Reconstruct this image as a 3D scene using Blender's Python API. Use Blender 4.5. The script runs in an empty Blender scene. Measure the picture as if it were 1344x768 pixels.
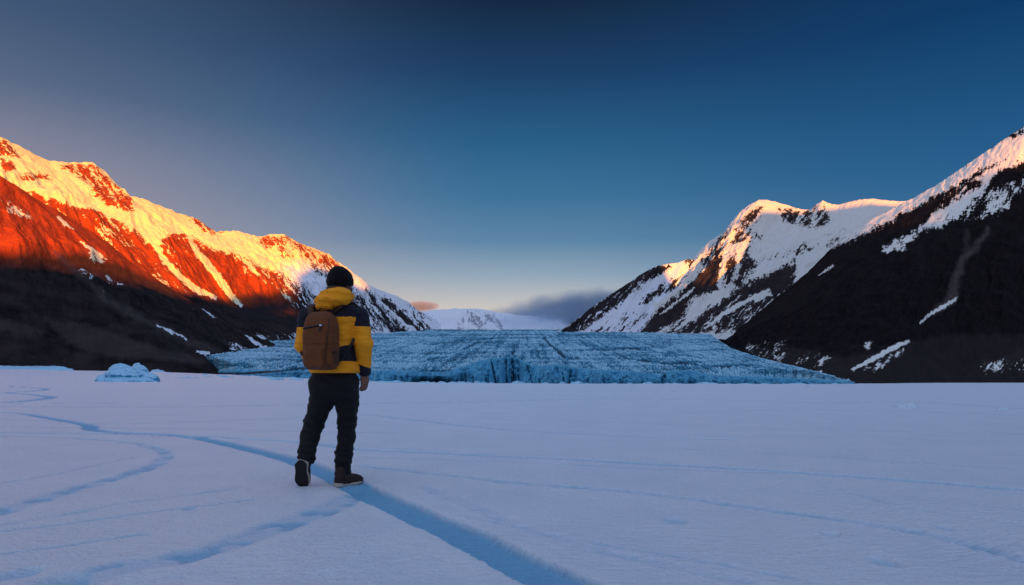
import bpy, math, random
import numpy as np
from mathutils import Vector

rng = np.random.default_rng(7)
random.seed(7)
scene = bpy.context.scene
COL = scene.collection
PI = math.pi

# ------------------------------------------------------------------ frame
F, CX, HZ, HC = 896.0, 672.0, 500.0, 0.86     # focal (px of a 1344 wide picture), centre, eye line, eye height


def wp(px, py, d):
    """a spot of the place seen along a photo direction at distance d (metres)"""
    return np.array([(px - CX) / F * d, d, HC - (py - HZ) / F * d])


def sstep(a, b, x):
    t = np.clip((x - a) / (b - a), 0, 1)
    return t * t * (3 - 2 * t)


# ------------------------------------------------------------------ noise
_perm = np.random.default_rng(3).permutation(256)
_perm = np.concatenate([_perm, _perm, _perm])
_g = np.random.default_rng(4).normal(size=(256, 3))
_g /= np.linalg.norm(_g, axis=1)[:, None]


_gx, _gy, _gz = [np.ascontiguousarray(_g[:, i], np.float32) for i in range(3)]
_th = np.random.default_rng(6).uniform(0, 2 * PI, 256)
_hx, _hy = np.cos(_th).astype(np.float32) * .9, np.sin(_th).astype(np.float32) * .9
_perm = _perm.astype(np.int32)


def perlin(x, y, z=None):
    x = np.asarray(x, float); y = np.asarray(y, float)
    x, y = np.broadcast_arrays(x, y)
    fx, fy = np.floor(x), np.floor(y)
    xi, yi = fx.astype(np.int32) & 255, fy.astype(np.int32) & 255
    xf, yf = (x - fx).astype(np.float32), (y - fy).astype(np.float32)
    u = xf * xf * xf * (xf * (xf * 6 - 15) + 10); v = yf * yf * yf * (yf * (yf * 6 - 15) + 10)
    pa, pb = _perm[xi], _perm[xi + 1]
    if z is None:
        def g2(p, j, dx):
            h = _perm[p + yi + j]
            return _hx[h] * dx + _hy[h] * (yf - j)
        a = g2(pa, 0, xf); a += u * (g2(pb, 0, xf - 1) - a)
        b = g2(pa, 1, xf); b += u * (g2(pb, 1, xf - 1) - b)
        return 1.5 * (a + v * (b - a))
    z = np.broadcast_to(np.asarray(z, float), x.shape); fz = np.floor(z)
    zi = fz.astype(np.int32) & 255; zf = (z - fz).astype(np.float32)
    w = zf * zf * zf * (zf * (zf * 6 - 15) + 10)

    def g3(pp, k, dx, dy):
        h = _perm[pp + zi + k]
        return _gx[h] * dx + _gy[h] * dy + _gz[h] * (zf - k)
    p00, p10, p01, p11 = _perm[pa + yi], _perm[pb + yi], _perm[pa + yi + 1], _perm[pb + yi + 1]
    r = None
    for k in (0, 1):
        a = g3(p00, k, xf, yf); a += u * (g3(p10, k, xf - 1, yf) - a)
        b = g3(p01, k, xf, yf - 1); b += u * (g3(p11, k, xf - 1, yf - 1) - b)
        a += v * (b - a)
        r = a if r is None else r + w * (a - r)
    return 1.6 * r


def fbm(x, y, z=None, o=4, gain=.5):
    s = 0; a = 1; f = 1; n = 0
    for i in range(o):
        s = s + a * perlin(np.asarray(x) * f + 17.3 * i, np.asarray(y) * f + 9.1 * i, None if z is None else np.asarray(z) * f + 5.7 * i)
        n += a; a *= gain; f *= 2.03
    return s / n


def ridged(x, y, o=4):
    s = 0; a = 1; f = 1; n = 0
    for i in range(o):
        s = s + a * (1 - 2 * np.abs(perlin(np.asarray(x) * f + 11.7 * i, np.asarray(y) * f + 3.3 * i)))
        n += a; a *= .5; f *= 2.1
    return s / n


def cells(x, y):
    """F1, F2 and a cell random of a jittered grid"""
    xi, yi = np.floor(x).astype(int), np.floor(y).astype(int)
    f1 = np.full(x.shape, 9.); f2 = np.full(x.shape, 9.); cid = np.zeros(x.shape)
    for i in (-1, 0, 1):
        for j in (-1, 0, 1):
            h = _perm[(_perm[(xi + i) & 255] + (yi + j)) & 255]
            h2 = _perm[h + 31]
            dx = xi + i + .1 + .8 * h / 255 - x; dy = yi + j + .1 + .8 * h2 / 255 - y
            d = np.hypot(dx, dy)
            near = d < f1
            f2 = np.where(near, f1, np.minimum(f2, d))
            cid = np.where(near, _perm[h2 + 77] / 255., cid)
            f1 = np.where(near, d, f1)
    return f1, f2, cid


# ------------------------------------------------------------------ mesh helpers
def link(o, parent=None):
    COL.objects.link(o)
    if parent is not None:
        o.parent = parent
    return o


def mesh_np(name, v, f, mats, parent=None, smooth=True, attrs=None, midx=None, uv=None):
    """f: (n,4) or list of faces"""
    me = bpy.data.meshes.new(name)
    v = np.asarray(v, np.float32)
    if isinstance(f, np.ndarray):
        k = f.shape[1]
        me.vertices.add(len(v)); me.vertices.foreach_set('co', v.ravel())
        me.loops.add(f.size); me.loops.foreach_set('vertex_index', f.astype(np.int32).ravel())
        me.polygons.add(len(f))
        me.polygons.foreach_set('loop_start', np.arange(0, f.size, k, dtype=np.int32))
        me.polygons.foreach_set('loop_total', np.full(len(f), k, np.int32))
    else:
        me.from_pydata(v.tolist(), [], f)
    for m in (mats if isinstance(mats, (list, tuple)) else [mats]):
        me.materials.append(m)
    if midx is not None:
        me.polygons.foreach_set('material_index', np.asarray(midx, np.int32))
    me.polygons.foreach_set('use_smooth', np.full(len(me.polygons), smooth))
    for k, a in (attrs or {}).items():
        at = me.attributes.new(k, 'FLOAT', 'POINT')
        at.data.foreach_set('value', np.asarray(a, np.float32).ravel())
    me.update(calc_edges=True); me.validate()
    return link(bpy.data.objects.new(name, me), parent)


def grid_faces(nr, nc):
    i = np.arange(nr * nc).reshape(nr, nc)
    return np.stack([i[:-1, :-1], i[:-1, 1:], i[1:, 1:], i[1:, :-1]], -1).reshape(-1, 4)


def tag(o, label=None, cat=None, group=None, kind=None):
    for k, x in (('label', label), ('category', cat), ('group', group), ('kind', kind)):
        if x:
            o[k] = x
    return o


def empty(name, loc):
    o = bpy.data.objects.new(name, None); o.location = loc
    return link(o)


def surface_nets(fn, lo, hi, h):
    lo = np.array(lo, float); hi = np.array(hi, float)
    n = np.ceil((hi - lo) / h).astype(int) + 1
    ax = [lo[i] + h * np.arange(n[i]) for i in range(3)]
    X, Y, Z = np.meshgrid(*ax, indexing='ij')
    val = fn(X, Y, Z)
    ins = val < 0
    c = np.zeros(n - 1, int)
    for i in (0, 1):
        for j in (0, 1):
            for k in (0, 1):
                c += ins[i:n[0] - 1 + i, j:n[1] - 1 + j, k:n[2] - 1 + k]
    act = (c > 0) & (c < 8)
    idx = np.full(act.shape, -1); ijk = np.argwhere(act); idx[act] = np.arange(len(ijk))
    acc = np.zeros((len(ijk), 3)); cnt = np.zeros(len(ijk))
    corners = [(i, j, k) for i in (0, 1) for j in (0, 1) for k in (0, 1)]
    for a in corners:
        for axi in range(3):
            if a[axi] == 0:
                b = list(a); b[axi] = 1
                va = val[ijk[:, 0] + a[0], ijk[:, 1] + a[1], ijk[:, 2] + a[2]]
                vb = val[ijk[:, 0] + b[0], ijk[:, 1] + b[1], ijk[:, 2] + b[2]]
                m = (va < 0) != (vb < 0)
                t = np.where(m, va / np.where(m, va - vb, 1), 0)
                p = np.tile(np.array(a, float), (len(ijk), 1)); p[:, axi] = t
                acc[m] += p[m]; cnt[m] += 1
    v = lo + h * (ijk + acc / cnt[:, None])
    quads = []
    for axi in range(3):
        b, cc = (axi + 1) % 3, (axi + 2) % 3
        sl = [slice(None)] * 3; sl2 = [slice(None)] * 3
        sl[axi] = slice(0, -1); sl2[axi] = slice(1, None)
        ch = ins[tuple(sl)] != ins[tuple(sl2)]
        e = np.argwhere(ch)
        e = e[(e[:, b] > 0) & (e[:, cc] > 0) & (e[:, b] < n[b] - 1) & (e[:, cc] < n[cc] - 1)]
        fwd = ins[e[:, 0], e[:, 1], e[:, 2]]

        def cell(db, dc):
            q = e.copy(); q[:, b] += db; q[:, cc] += dc
            return idx[q[:, 0], q[:, 1], q[:, 2]]
        q = np.stack([cell(-1, -1), cell(0, -1), cell(0, 0), cell(-1, 0)], 1)
        q[~fwd] = q[~fwd][:, ::-1]
        quads.append(q)
    q = np.concatenate(quads)
    return v, q[(q >= 0).all(1)]


# sdf pieces
def cap(X, Y, Z, a, b, ra, rb, sq=None):
    """tapered limb from a to b"""
    a = np.array(a, float); b = np.array(b, float); d = b - a
    L = (d * d).sum()
    t = np.clip(((X - a[0]) * d[0] + (Y - a[1]) * d[1] + (Z - a[2]) * d[2]) / L, 0, 1)
    return np.sqrt((X - a[0] - t * d[0])**2 + (Y - a[1] - t * d[1])**2 + (Z - a[2] - t * d[2])**2) - (ra + (rb - ra) * t)


def chain(X, Y, Z, pts, rad, k=.02):
    r = None
    for i in range(len(pts) - 1):
        c = cap(X, Y, Z, pts[i], pts[i + 1], rad[i], rad[i + 1])
        r = c if r is None else smin(r, c, k)
    return r


def ell(X, Y, Z, c, r, yaw=0, pitch=0, roll=0):
    """ellipsoid; yaw about z, then pitch about the local x, roll about the local y"""
    x, y, z = loc3(X, Y, Z, c, yaw, pitch, roll)
    k0 = np.sqrt((x / r[0])**2 + (y / r[1])**2 + (z / r[2])**2)
    k1 = np.sqrt((x / r[0]**2)**2 + (y / r[1]**2)**2 + (z / r[2]**2)**2) + 1e-9
    return k0 * (k0 - 1) / k1


def loc3(X, Y, Z, c, yaw=0, pitch=0, roll=0):
    x, y, z = X - c[0], Y - c[1], Z - c[2]
    cs, sn = math.cos(yaw), math.sin(yaw)
    x, y = x * cs + y * sn, -x * sn + y * cs
    cs, sn = math.cos(pitch), math.sin(pitch)
    y, z = y * cs + z * sn, -y * sn + z * cs
    cs, sn = math.cos(roll), math.sin(roll)
    x, z = x * cs - z * sn, x * sn + z * cs
    return x, y, z


def rbox(x, y, z, r, rad):
    qx, qy, qz = np.abs(x) - r[0] + rad, np.abs(y) - r[1] + rad, np.abs(z) - r[2] + rad
    return np.sqrt(np.maximum(qx, 0)**2 + np.maximum(qy, 0)**2 + np.maximum(qz, 0)**2) + np.minimum(np.maximum(qx, np.maximum(qy, qz)), 0) - rad


def smin(a, b, k):
    h = np.clip(.5 + .5 * (b - a) / k, 0, 1)
    return b * (1 - h) + a * h - k * h * (1 - h)


def smax(a, b, k):
    return -smin(-a, -b, k)


def tube(pts, rad, n=8, flat=1.0, up=None):
    """swept tube, rad a number or list; flat squashes across the second axis"""
    P = np.array(pts, float); m = len(P)
    rad = np.full(m, rad) if np.isscalar(rad) else np.array(rad)
    T = np.gradient(P, axis=0); T /= np.linalg.norm(T, axis=1)[:, None]
    ref = np.array(up if up is not None else (0, 0, 1.))
    V = []
    for i in range(m):
        a = np.cross(T[i], ref)
        if np.linalg.norm(a) < 1e-3:
            a = np.cross(T[i], (1, 0, 0))
        a /= np.linalg.norm(a); b = np.cross(a, T[i])
        for k in range(n):
            th = 2 * PI * k / n
            V.append(P[i] + rad[i] * (a * math.cos(th) + b * math.sin(th) * flat))
    fs = []
    for i in range(m - 1):
        for k in range(n):
            fs.append((i * n + k, i * n + (k + 1) % n, (i + 1) * n + (k + 1) % n, (i + 1) * n + k))
    fs.append(tuple(range(n))[::-1]); fs.append(tuple((m - 1) * n + k for k in range(n)))
    return np.array(V), fs


def smooth_line(pts, per=8):
    P = np.array(pts, float)
    Q = np.vstack([2 * P[0] - P[1], P, 2 * P[-1] - P[-2]])
    out = []
    for i in range(1, len(Q) - 2):
        for t in np.linspace(0, 1, per, endpoint=False):
            a, b, c, d = Q[i - 1], Q[i], Q[i + 1], Q[i + 2]
            out.append(.5 * (2 * b + (c - a) * t + (2 * a - 5 * b + 4 * c - d) * t * t + (3 * b - a - 3 * c + d) * t**3))
    out.append(P[-1])
    return np.array(out)


# ------------------------------------------------------------------ materials
def new_mat(name):
    m = bpy.data.materials.new(name); m.use_nodes = True
    nt = m.node_tree
    for n in list(nt.nodes):
        nt.nodes.remove(n)
    out = nt.nodes.new('ShaderNodeOutputMaterial')
    b = nt.nodes.new('ShaderNodeBsdfPrincipled')
    nt.links.new(b.outputs[0], out.inputs[0])
    return m, nt, b


def N(nt, typ, **kw):
    n = nt.nodes.new(typ)
    for k, v in kw.items():
        if k in n.inputs:
            n.inputs[k].default_value = v
        else:
            setattr(n, k, v)
    return n


def L(nt, a, b):
    nt.links.new(a, b)


def math_n(nt, op, a, b=None, clamp=False):
    n = nt.nodes.new('ShaderNodeMath'); n.operation = op; n.use_clamp = clamp
    for i, s in enumerate((a, b)):
        if s is None:
            continue
        if isinstance(s, (int, float)):
            n.inputs[i].default_value = s
        else:
            L(nt, s, n.inputs[i])
    return n.outputs[0]


def mixc(nt, fac, a, b):
    n = nt.nodes.new('ShaderNodeMix'); n.data_type = 'RGBA'
    for s, k in ((fac, 0), (a, 6), (b, 7)):
        if isinstance(s, (int, float)):
            n.inputs[k].default_value = s
        elif isinstance(s, tuple):
            n.inputs[k].default_value = s + (1,) if len(s) == 3 else s
        else:
            L(nt, s, n.inputs[k])
    return n.outputs[2]


def attr(nt, name):
    n = nt.nodes.new('ShaderNodeAttribute'); n.attribute_name = name
    return n.outputs['Fac']


def noise_n(nt, vec, scale, detail=4, rough=.55):
    n = nt.nodes.new('ShaderNodeTexNoise')
    n.inputs['Scale'].default_value = scale; n.inputs['Detail'].default_value = detail; n.inputs['Roughness'].default_value = rough
    if vec is not None:
        L(nt, vec, n.inputs['Vector'])
    return n.outputs['Fac']


def ramp(nt, fac, stops, ip='LINEAR'):
    n = nt.nodes.new('ShaderNodeValToRGB'); n.color_ramp.interpolation = ip
    el = n.color_ramp.elements
    while len(el) < len(stops):
        el.new(.5)
    for e, (p, c) in zip(el, stops):
        e.position = p; e.color = (c, c, c, 1) if isinstance(c, (int, float)) else tuple(c) + (1,)
    L(nt, fac, n.inputs[0])
    return n.outputs[0]


def bump(nt, b, h, strength, dist):
    n = nt.nodes.new('ShaderNodeBump')
    n.inputs['Strength'].default_value = strength; n.inputs['Distance'].default_value = dist
    L(nt, h, n.inputs['Height']); L(nt, n.outputs[0], b.inputs['Normal'])
    return n


def texco(nt, kind='Object'):
    return nt.nodes.new('ShaderNodeTexCoord').outputs[kind]


def vmap(nt, vec, scale):
    n = nt.nodes.new('ShaderNodeMapping'); n.inputs['Scale'].default_value = scale
    L(nt, vec, n.inputs['Vector'])
    return n.outputs[0]


def simple(name, col, rough=.7, spec=.3, var=.15, scale=30, bscale=None, bstr=.3, bdist=.002, sheen=0):
    m, nt, b = new_mat(name)
    tc = texco(nt)
    nz = noise_n(nt, tc, scale, 5)
    dark = tuple(c * (1 - var) for c in col); lite = tuple(min(1, c * (1 + var)) for c in col)
    L(nt, mixc(nt, nz, dark, lite), b.inputs['Base Color'])
    b.inputs['Roughness'].default_value = rough; b.inputs['Specular IOR Level'].default_value = spec
    if sheen:
        b.inputs['Sheen Weight'].default_value = sheen
    if bscale:
        bump(nt, b, noise_n(nt, tc, bscale, 3), bstr, bdist)
    return m


def mountain_mat(name, rock, rock2, low=None, lowz=(0, 1), snow=(.82, .85, .92), fine=1.0):
    """snow lies where the 'snow' attribute plus fine grain is positive; low: shade painted as near-black rock below the height band lowz"""
    m, nt, b = new_mat(name)
    tc = texco(nt)
    g1 = noise_n(nt, tc, .05 * fine, 5, .62)
    uv = nt.nodes.new('ShaderNodeCombineXYZ')
    L(nt, attr(nt, 'across'), uv.inputs[0]); L(nt, attr(nt, 'along'), uv.inputs[1])
    st = noise_n(nt, vmap(nt, uv.outputs[0], (.09 * fine, .012 * fine, 1)), 1, 6, .65)
    g2 = noise_n(nt, tc, .17 * fine, 4, .65)
    gr = math_n(nt, 'ADD', math_n(nt, 'MULTIPLY', math_n(nt, 'SUBTRACT', g1, .5), 1.6), math_n(nt, 'ADD', math_n(nt, 'MULTIPLY', math_n(nt, 'SUBTRACT', st, .5), 2.2), math_n(nt, 'MULTIPLY', math_n(nt, 'SUBTRACT', g2, .5), 1.3)))
    s = math_n(nt, 'ADD', attr(nt, 'snow'), gr)
    sf = ramp(nt, math_n(nt, 'ADD', math_n(nt, 'MULTIPLY', s, 1.4), .5, True), [(.38, 0.), (.62, 1.)])
    rv = noise_n(nt, tc, .02 * fine, 6, .65)
    rc = mixc(nt, ramp(nt, math_n(nt, 'ADD', math_n(nt, 'MULTIPLY', rv, .6), math_n(nt, 'MULTIPLY', st, .4)), [(.35, 0.), (.65, 1.)]), rock, rock2)
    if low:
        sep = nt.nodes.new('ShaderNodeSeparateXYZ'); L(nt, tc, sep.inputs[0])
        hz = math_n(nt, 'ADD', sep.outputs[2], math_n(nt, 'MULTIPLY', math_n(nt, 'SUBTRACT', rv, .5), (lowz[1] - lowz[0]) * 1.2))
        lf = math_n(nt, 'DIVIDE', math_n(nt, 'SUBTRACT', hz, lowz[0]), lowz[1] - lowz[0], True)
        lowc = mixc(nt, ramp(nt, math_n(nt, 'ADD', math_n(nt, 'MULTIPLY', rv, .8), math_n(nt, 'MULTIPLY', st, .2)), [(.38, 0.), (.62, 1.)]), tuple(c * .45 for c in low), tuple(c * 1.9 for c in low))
        rc = mixc(nt, lf, lowc, rc)  # shade below the sun line painted into the rock colour
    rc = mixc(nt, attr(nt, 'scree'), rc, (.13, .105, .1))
    if low:      # shade painted into rock and snow colour at the range's far end
        rc = mixc(nt, attr(nt, 'shaded_end'), rc, (.022, .019, .024))
        snow = mixc(nt, lf, (.70, .74, .82), snow)  # sunset gold painted into the high snow only
        snow = mixc(nt, attr(nt, 'shaded_end'), snow, (.74, .77, .84))
    L(nt, mixc(nt, sf, rc, snow), b.inputs['Base Color'])
    b.inputs['Roughness'].default_value = .9; b.inputs['Specular IOR Level'].default_value = .06
    bn = bump(nt, b, math_n(nt, 'ADD', noise_n(nt, tc, .06 * fine, 6, .65), math_n(nt, 'MULTIPLY', st, .8)), .8, 9 / fine)
    L(nt, math_n(nt, 'SUBTRACT', .85, math_n(nt, 'MULTIPLY', sf, .62)), bn.inputs['Strength'])
    return m


# ------------------------------------------------------------------ sun and sky
SUN_A, SUN_E = math.radians(20), math.radians(4.0)   # the light travels forward and to the left
SDIR = np.array([-math.sin(SUN_A), math.cos(SUN_A)])
UDIR = np.array([math.cos(SUN_A), math.sin(SUN_A)])
TANE = math.tan(SUN_E)
sun = bpy.data.lights.new('sun', 'SUN')
sun.energy = 5.0; sun.angle = math.radians(.55); sun.color = (1.0, .31, .0)
so = bpy.data.objects.new('sun', sun); link(so)
trav = Vector((SDIR[0] * math.cos(SUN_E), SDIR[1] * math.cos(SUN_E), -math.sin(SUN_E)))
so.rotation_euler = trav.to_track_quat('-Z', 'Y').to_euler()
so.location = (0, 0, 400)

world = bpy.data.worlds.new('World'); scene.world = world; world.use_nodes = True
nt = world.node_tree
for n in list(nt.nodes):
    nt.nodes.remove(n)
out = nt.nodes.new('ShaderNodeOutputWorld')
bg = nt.nodes.new('ShaderNodeBackground')
sky = nt.nodes.new('ShaderNodeTexSky'); sky.sky_type = 'NISHITA'; sky.sun_disc = False
sky.sun_elevation = SUN_E
sky.sun_rotation = math.atan2(-SDIR[0], -SDIR[1])     # towards the sun, clockwise from +Y
sky.air_density = 1.0; sky.dust_density = 1.0; sky.ozone_density = 2.0
tc = texco(nt, 'Generated')
sep = nt.nodes.new('ShaderNodeSeparateXYZ'); L(nt, tc, sep.inputs[0])


def srgb(r, g, b):
    f = lambda c: c / 12.92 if c <= .04045 else ((c + .055) / 1.055)**2.4
    return (f(r / 255), f(g / 255), f(b / 255))


SK = 1.0
EXPO = 1.0
kk = 2 ** -EXPO / .1          # the background strength is .1


def sk(r, g, b, m=1.0):
    return tuple(c * kk * m for c in srgb(r, g, b))


zz = sep.outputs[2]
c_mid = ramp(nt, zz, [(.0, sk(238, 216, 190)), (.075, sk(228, 212, 194)), (.11, sk(198, 194, 192)), (.15, sk(148, 168, 186)), (.2, sk(92, 132, 166)),
                      (.26, sk(58, 112, 152)), (.33, sk(36, 92, 134)), (.41, sk(22, 60, 101)), (.49, sk(12, 32, 57)), (.72, sk(55, 75, 112)), (1, sk(121, 138, 168, 3.15))])
c_left = ramp(nt, zz, [(.0, sk(205, 170, 160)), (.14, sk(190, 165, 162)), (.2, sk(158, 148, 160)), (.27, sk(132, 132, 152)), (.34, sk(86, 102, 130)),
                       (.41, sk(62, 84, 116)), (.55, sk(34, 56, 86)), (.72, sk(55, 75, 112)), (1, sk(121, 138, 168, 3.15))])
c_right = ramp(nt, zz, [(.0, sk(120, 140, 165)), (.12, sk(70, 125, 165)), (.19, sk(46, 104, 150)), (.27, sk(32, 88, 136)), (.34, sk(20, 74, 120)),
                        (.41, sk(4, 56, 103)), (.55, sk(8, 38, 74)), (.72, sk(55, 75, 112)), (1, sk(121, 138, 168, 3.15))])
c_back = ramp(nt, zz, [(.0, sk(225, 180, 150, 1.0)), (.15, sk(210, 185, 172, 1.0)), (.35, sk(165, 178, 200, 1.2)), (.62, sk(118, 136, 166, 1.85)), (1, sk(121, 138, 168, 3.15))])
# azimuth: x over the horizontal length
hl = math_n(nt, 'SQRT', math_n(nt, 'ADD', math_n(nt, 'ADD', math_n(nt, 'MULTIPLY', sep.outputs[0], sep.outputs[0]), math_n(nt, 'MULTIPLY', sep.outputs[1], sep.outputs[1])), 1e-6))
ax_ = math_n(nt, 'DIVIDE', sep.outputs[0], hl)
ay_ = math_n(nt, 'DIVIDE', sep.outputs[1], hl)
fl = ramp(nt, math_n(nt, 'MULTIPLY', ax_, -1.0, True), [(.0, 0.), (.66, 1.)], 'EASE')
fr = ramp(nt, ax_, [(.0, 0.), (.66, 1.)], 'EASE')
fb = ramp(nt, math_n(nt, 'ADD', math_n(nt, 'MULTIPLY', ay_, -.5), .5), [(.22, 0.), (.75, 1.)])
c = mixc(nt, fr, mixc(nt, fl, c_mid, c_left), c_right)
c = mixc(nt, fb, c, c_back)
c = mixc(nt, .965, sky.outputs[0], c)
L(nt, c, bg.inputs[0]); bg.inputs[1].default_value = .1
L(nt, bg.outputs[0], out.inputs[0])


# ------------------------------------------------------------------ mountains
def poly_sd(px, py, poly):
    """signed distance to a polygon, positive inside"""
    P = np.array(poly, float); d2 = np.full(px.shape, 1e12); ins = np.zeros(px.shape, bool)
    for i in range(len(P)):
        a, b = P[i], P[(i + 1) % len(P)]
        e = b - a; L2 = max((e * e).sum(), 1e-9)
        t = np.clip(((px - a[0]) * e[0] + (py - a[1]) * e[1]) / L2, 0, 1)
        d2 = np.minimum(d2, (px - a[0] - t * e[0])**2 + (py - a[1] - t * e[1])**2)
        c = (a[1] > py) != (b[1] > py)
        ins ^= c & (px < a[0] + (py - a[1]) * e[0] / (e[1] if abs(e[1]) > 1e-9 else 1e-9))
    d = np.sqrt(d2)
    return np.where(ins, d, -d)


def strip(pts, w):
    """outline of a tapering streak along pts, half width w"""
    P = np.array(pts, float); T = np.gradient(P, axis=0); T /= np.linalg.norm(T, axis=1)[:, None]
    n = np.stack([-T[:, 1], T[:, 0]], 1)
    W = np.array(w if not np.isscalar(w) else [w * (.25 + .75 * math.sin(PI * (i + .5) / len(P))) for i in range(len(P))])[:, None]
    return np.vstack([P + n * W, (P - n * W)[::-1]]).tolist()


ALLM = []


def mountain(label, crest, cd, foot, mat, features, base, fall, amp, seed, na=420, nt_=230, lam=140, back=700, shape=1.12, calm=0.):
    """crest: skyline (px,py); cd: (px, distance); foot: (crest px, px, py, distance)"""
    crest = np.array(crest, float); cd = np.array(cd, float); foot = np.array(foot, float)
    # parameter along the crest, even in picture length
    seg = np.concatenate([[0], np.cumsum(np.hypot(*np.diff(crest, axis=0).T))])
    u = np.linspace(0, seg[-1], na)
    cpx, cpy = np.interp(u, seg, crest[:, 0]), np.interp(u, seg, crest[:, 1])
    cdd = np.interp(cpx, cd[:, 0], cd[:, 1])
    fpx, fpy, fd = [np.interp(cpx, foot[:, 0], foot[:, k]) for k in (1, 2, 3)]
    C = np.stack([(cpx - CX) / F * cdd, cdd, HC - (cpy - HZ) / F * cdd], 1)
    B = np.stack([(fpx - CX) / F * fd, fd, HC - (fpy - HZ) / F * fd], 1)
    # smooth the distances a little so the foot has no corners
    nb = int(nt_ * .16)
    t = np.concatenate([np.linspace(0, 1, nt_), 1 + (np.linspace(0, 1, nb + 1)[1:]) ** 1.3])
    T = t[:, None, None]
    H = C - B; H[:, 2] = 0
    hn = H / np.linalg.norm(H, axis=1)[:, None]
    P = np.zeros((len(t), na, 3))
    tf = np.minimum(T, 1)
    P[..., :2] = (B + (C - B) * tf)[..., :2]
    zt = np.minimum(t, 1)[:, None]
    P[..., 2] = B[:, 2] + (C[:, 2] - B[:, 2]) * (zt ** shape)
    bk = np.clip(t - 1, 0, 1)[:, None]
    P[..., 0] += hn[:, 0] * bk * back; P[..., 1] += hn[:, 1] * bk * back
    P[..., 2] -= (bk ** 1.4) * (C[:, 2] + 30) * .9
    slen = np.concatenate([[0], np.cumsum(np.linalg.norm(np.diff((C + B) / 2, axis=0), axis=1))])
    sl = np.linalg.norm(C - B, axis=1).mean()
    S_, T_ = np.meshgrid(slen, t * sl)
    S_ = S_ + seed * 371.
    # spurs and gullies run down the face
    wv = np.sin(PI * np.clip(t, 0, 1.0))[:, None] ** .8
    wfull = wv + .10 * sstep(0.6, 1, t)[:, None]
    warp = fbm(S_ / (lam * 2.2), T_ / (lam * 2.6), o=3) * lam * .5
    n1 = ridged((S_ + warp) / lam, T_ / (lam * 3.4) + seed, 5)
    n2 = fbm((S_ + warp) / (lam * 2.7), T_ / (lam * 3), o=3)
    n3 = ridged((S_ + warp * .5) / (lam * .28), T_ / (lam * .95) + 3, 3)
    disp = (n1 * .55 + n2 * .9 + n3 * .14 - .12) * amp
    dd = disp * wfull * (1 - calm * sstep(.5, .85, t))[:, None]
    P[..., 0] -= hn[:, 0] * dd * .55; P[..., 1] -= hn[:, 1] * dd * .55
    P[..., 2] += dd * .75 * np.clip(T_ / (.35 * sl), 0, 1)
    # small jags of the skyline
    jag = (ridged(S_ / (lam * .30), T_ / (lam * .5), 4) - .2) * amp * .10
    P[..., 2] += jag * sstep(.6, 1, t)[:, None]
    px = CX + P[..., 0] / P[..., 1] * F; py = HZ - (P[..., 2] - HC) / P[..., 1] * F
    # where the snow lies
    wx = fbm(px / 12 + seed, py / 12, o=4, gain=.6) * 8; wy = fbm(px / 12 + 40, py / 12 + seed, o=4, gain=.6) * 8
    fx, fy = fall; fn = math.hypot(fx, fy); fx /= fn; fy /= fn
    acr = px * fy - py * fx; alo = px * fx + py * fy
    streak = fbm((acr + wx * .5) / 3.6, alo / 34 + seed, o=4, gain=.6) * 1.15
    streak2 = fbm((acr + wx * .8) / 12, alo / 60 + seed + 9, o=3)
    qx, qy = px + wx * .8, py + wy * .8
    S = np.full(px.shape, float(base))
    scree = np.zeros(px.shape); shaded_end = np.zeros(px.shape)
    for f_ in features:
        kind, poly = f_[0], f_[1]
        if kind == 'shaded_end':
            shaded_end = np.maximum(shaded_end, sstep(-14, 14, poly_sd(qx, qy, poly))); continue
        if kind == 'scree':
            scree = np.maximum(scree, sstep(-5, 4, poly_sd(qx, qy, poly)) * f_[2]); continue
        sdv = poly_sd(qx, qy, poly)
        if kind == 'rock':
            S = np.minimum(S, -sdv)
        elif kind == 'snow':
            S = np.maximum(S, sdv)
        elif kind == 'streak':
            S = np.maximum(S, 2.6 * poly_sd(px + wx * .3, py + wy * .3, poly) + 1.5 * fbm(px / 4, py / 4, o=2))
        elif kind == 'mix':      # rock with snow in the gullies, f_[2] > 0 more snow
            S = np.minimum(S, np.maximum(-sdv, (streak * 1.3 + streak2 + n3 * -.25 + f_[2]) * 7))
        elif kind == 'mixsnow':  # snow patches on rock
            S = np.maximum(S, np.minimum(sdv, (streak * 1.3 + streak2 + f_[2]) * 7))
    snow = np.clip(S / 8, -1.3, 1.3)
    v = P.reshape(-1, 3)
    o = mesh_np('mountain', v, grid_faces(len(t), na), mat, attrs=dict(snow=snow, across=S_, along=T_, scree=np.clip(scree, 0, 1), shaded_end=shaded_end))
    tag(o, label, 'mountain', kind='structure')
    fr_ = (t <= 1)
    ALLM.append((px[fr_].ravel(), py[fr_].ravel(), P[fr_].reshape(-1, 3)))
    return o


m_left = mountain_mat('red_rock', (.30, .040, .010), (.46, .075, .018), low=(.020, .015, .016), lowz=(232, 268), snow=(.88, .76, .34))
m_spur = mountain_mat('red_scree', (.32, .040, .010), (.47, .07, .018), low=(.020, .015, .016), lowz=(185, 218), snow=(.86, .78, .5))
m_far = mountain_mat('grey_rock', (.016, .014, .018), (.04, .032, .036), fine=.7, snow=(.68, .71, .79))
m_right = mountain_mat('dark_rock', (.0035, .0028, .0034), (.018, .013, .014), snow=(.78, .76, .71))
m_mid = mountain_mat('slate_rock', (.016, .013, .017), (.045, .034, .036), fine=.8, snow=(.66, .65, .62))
m_snow = mountain_mat('far_snow', (.3, .33, .4), (.4, .42, .5), fine=.5)

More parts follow.
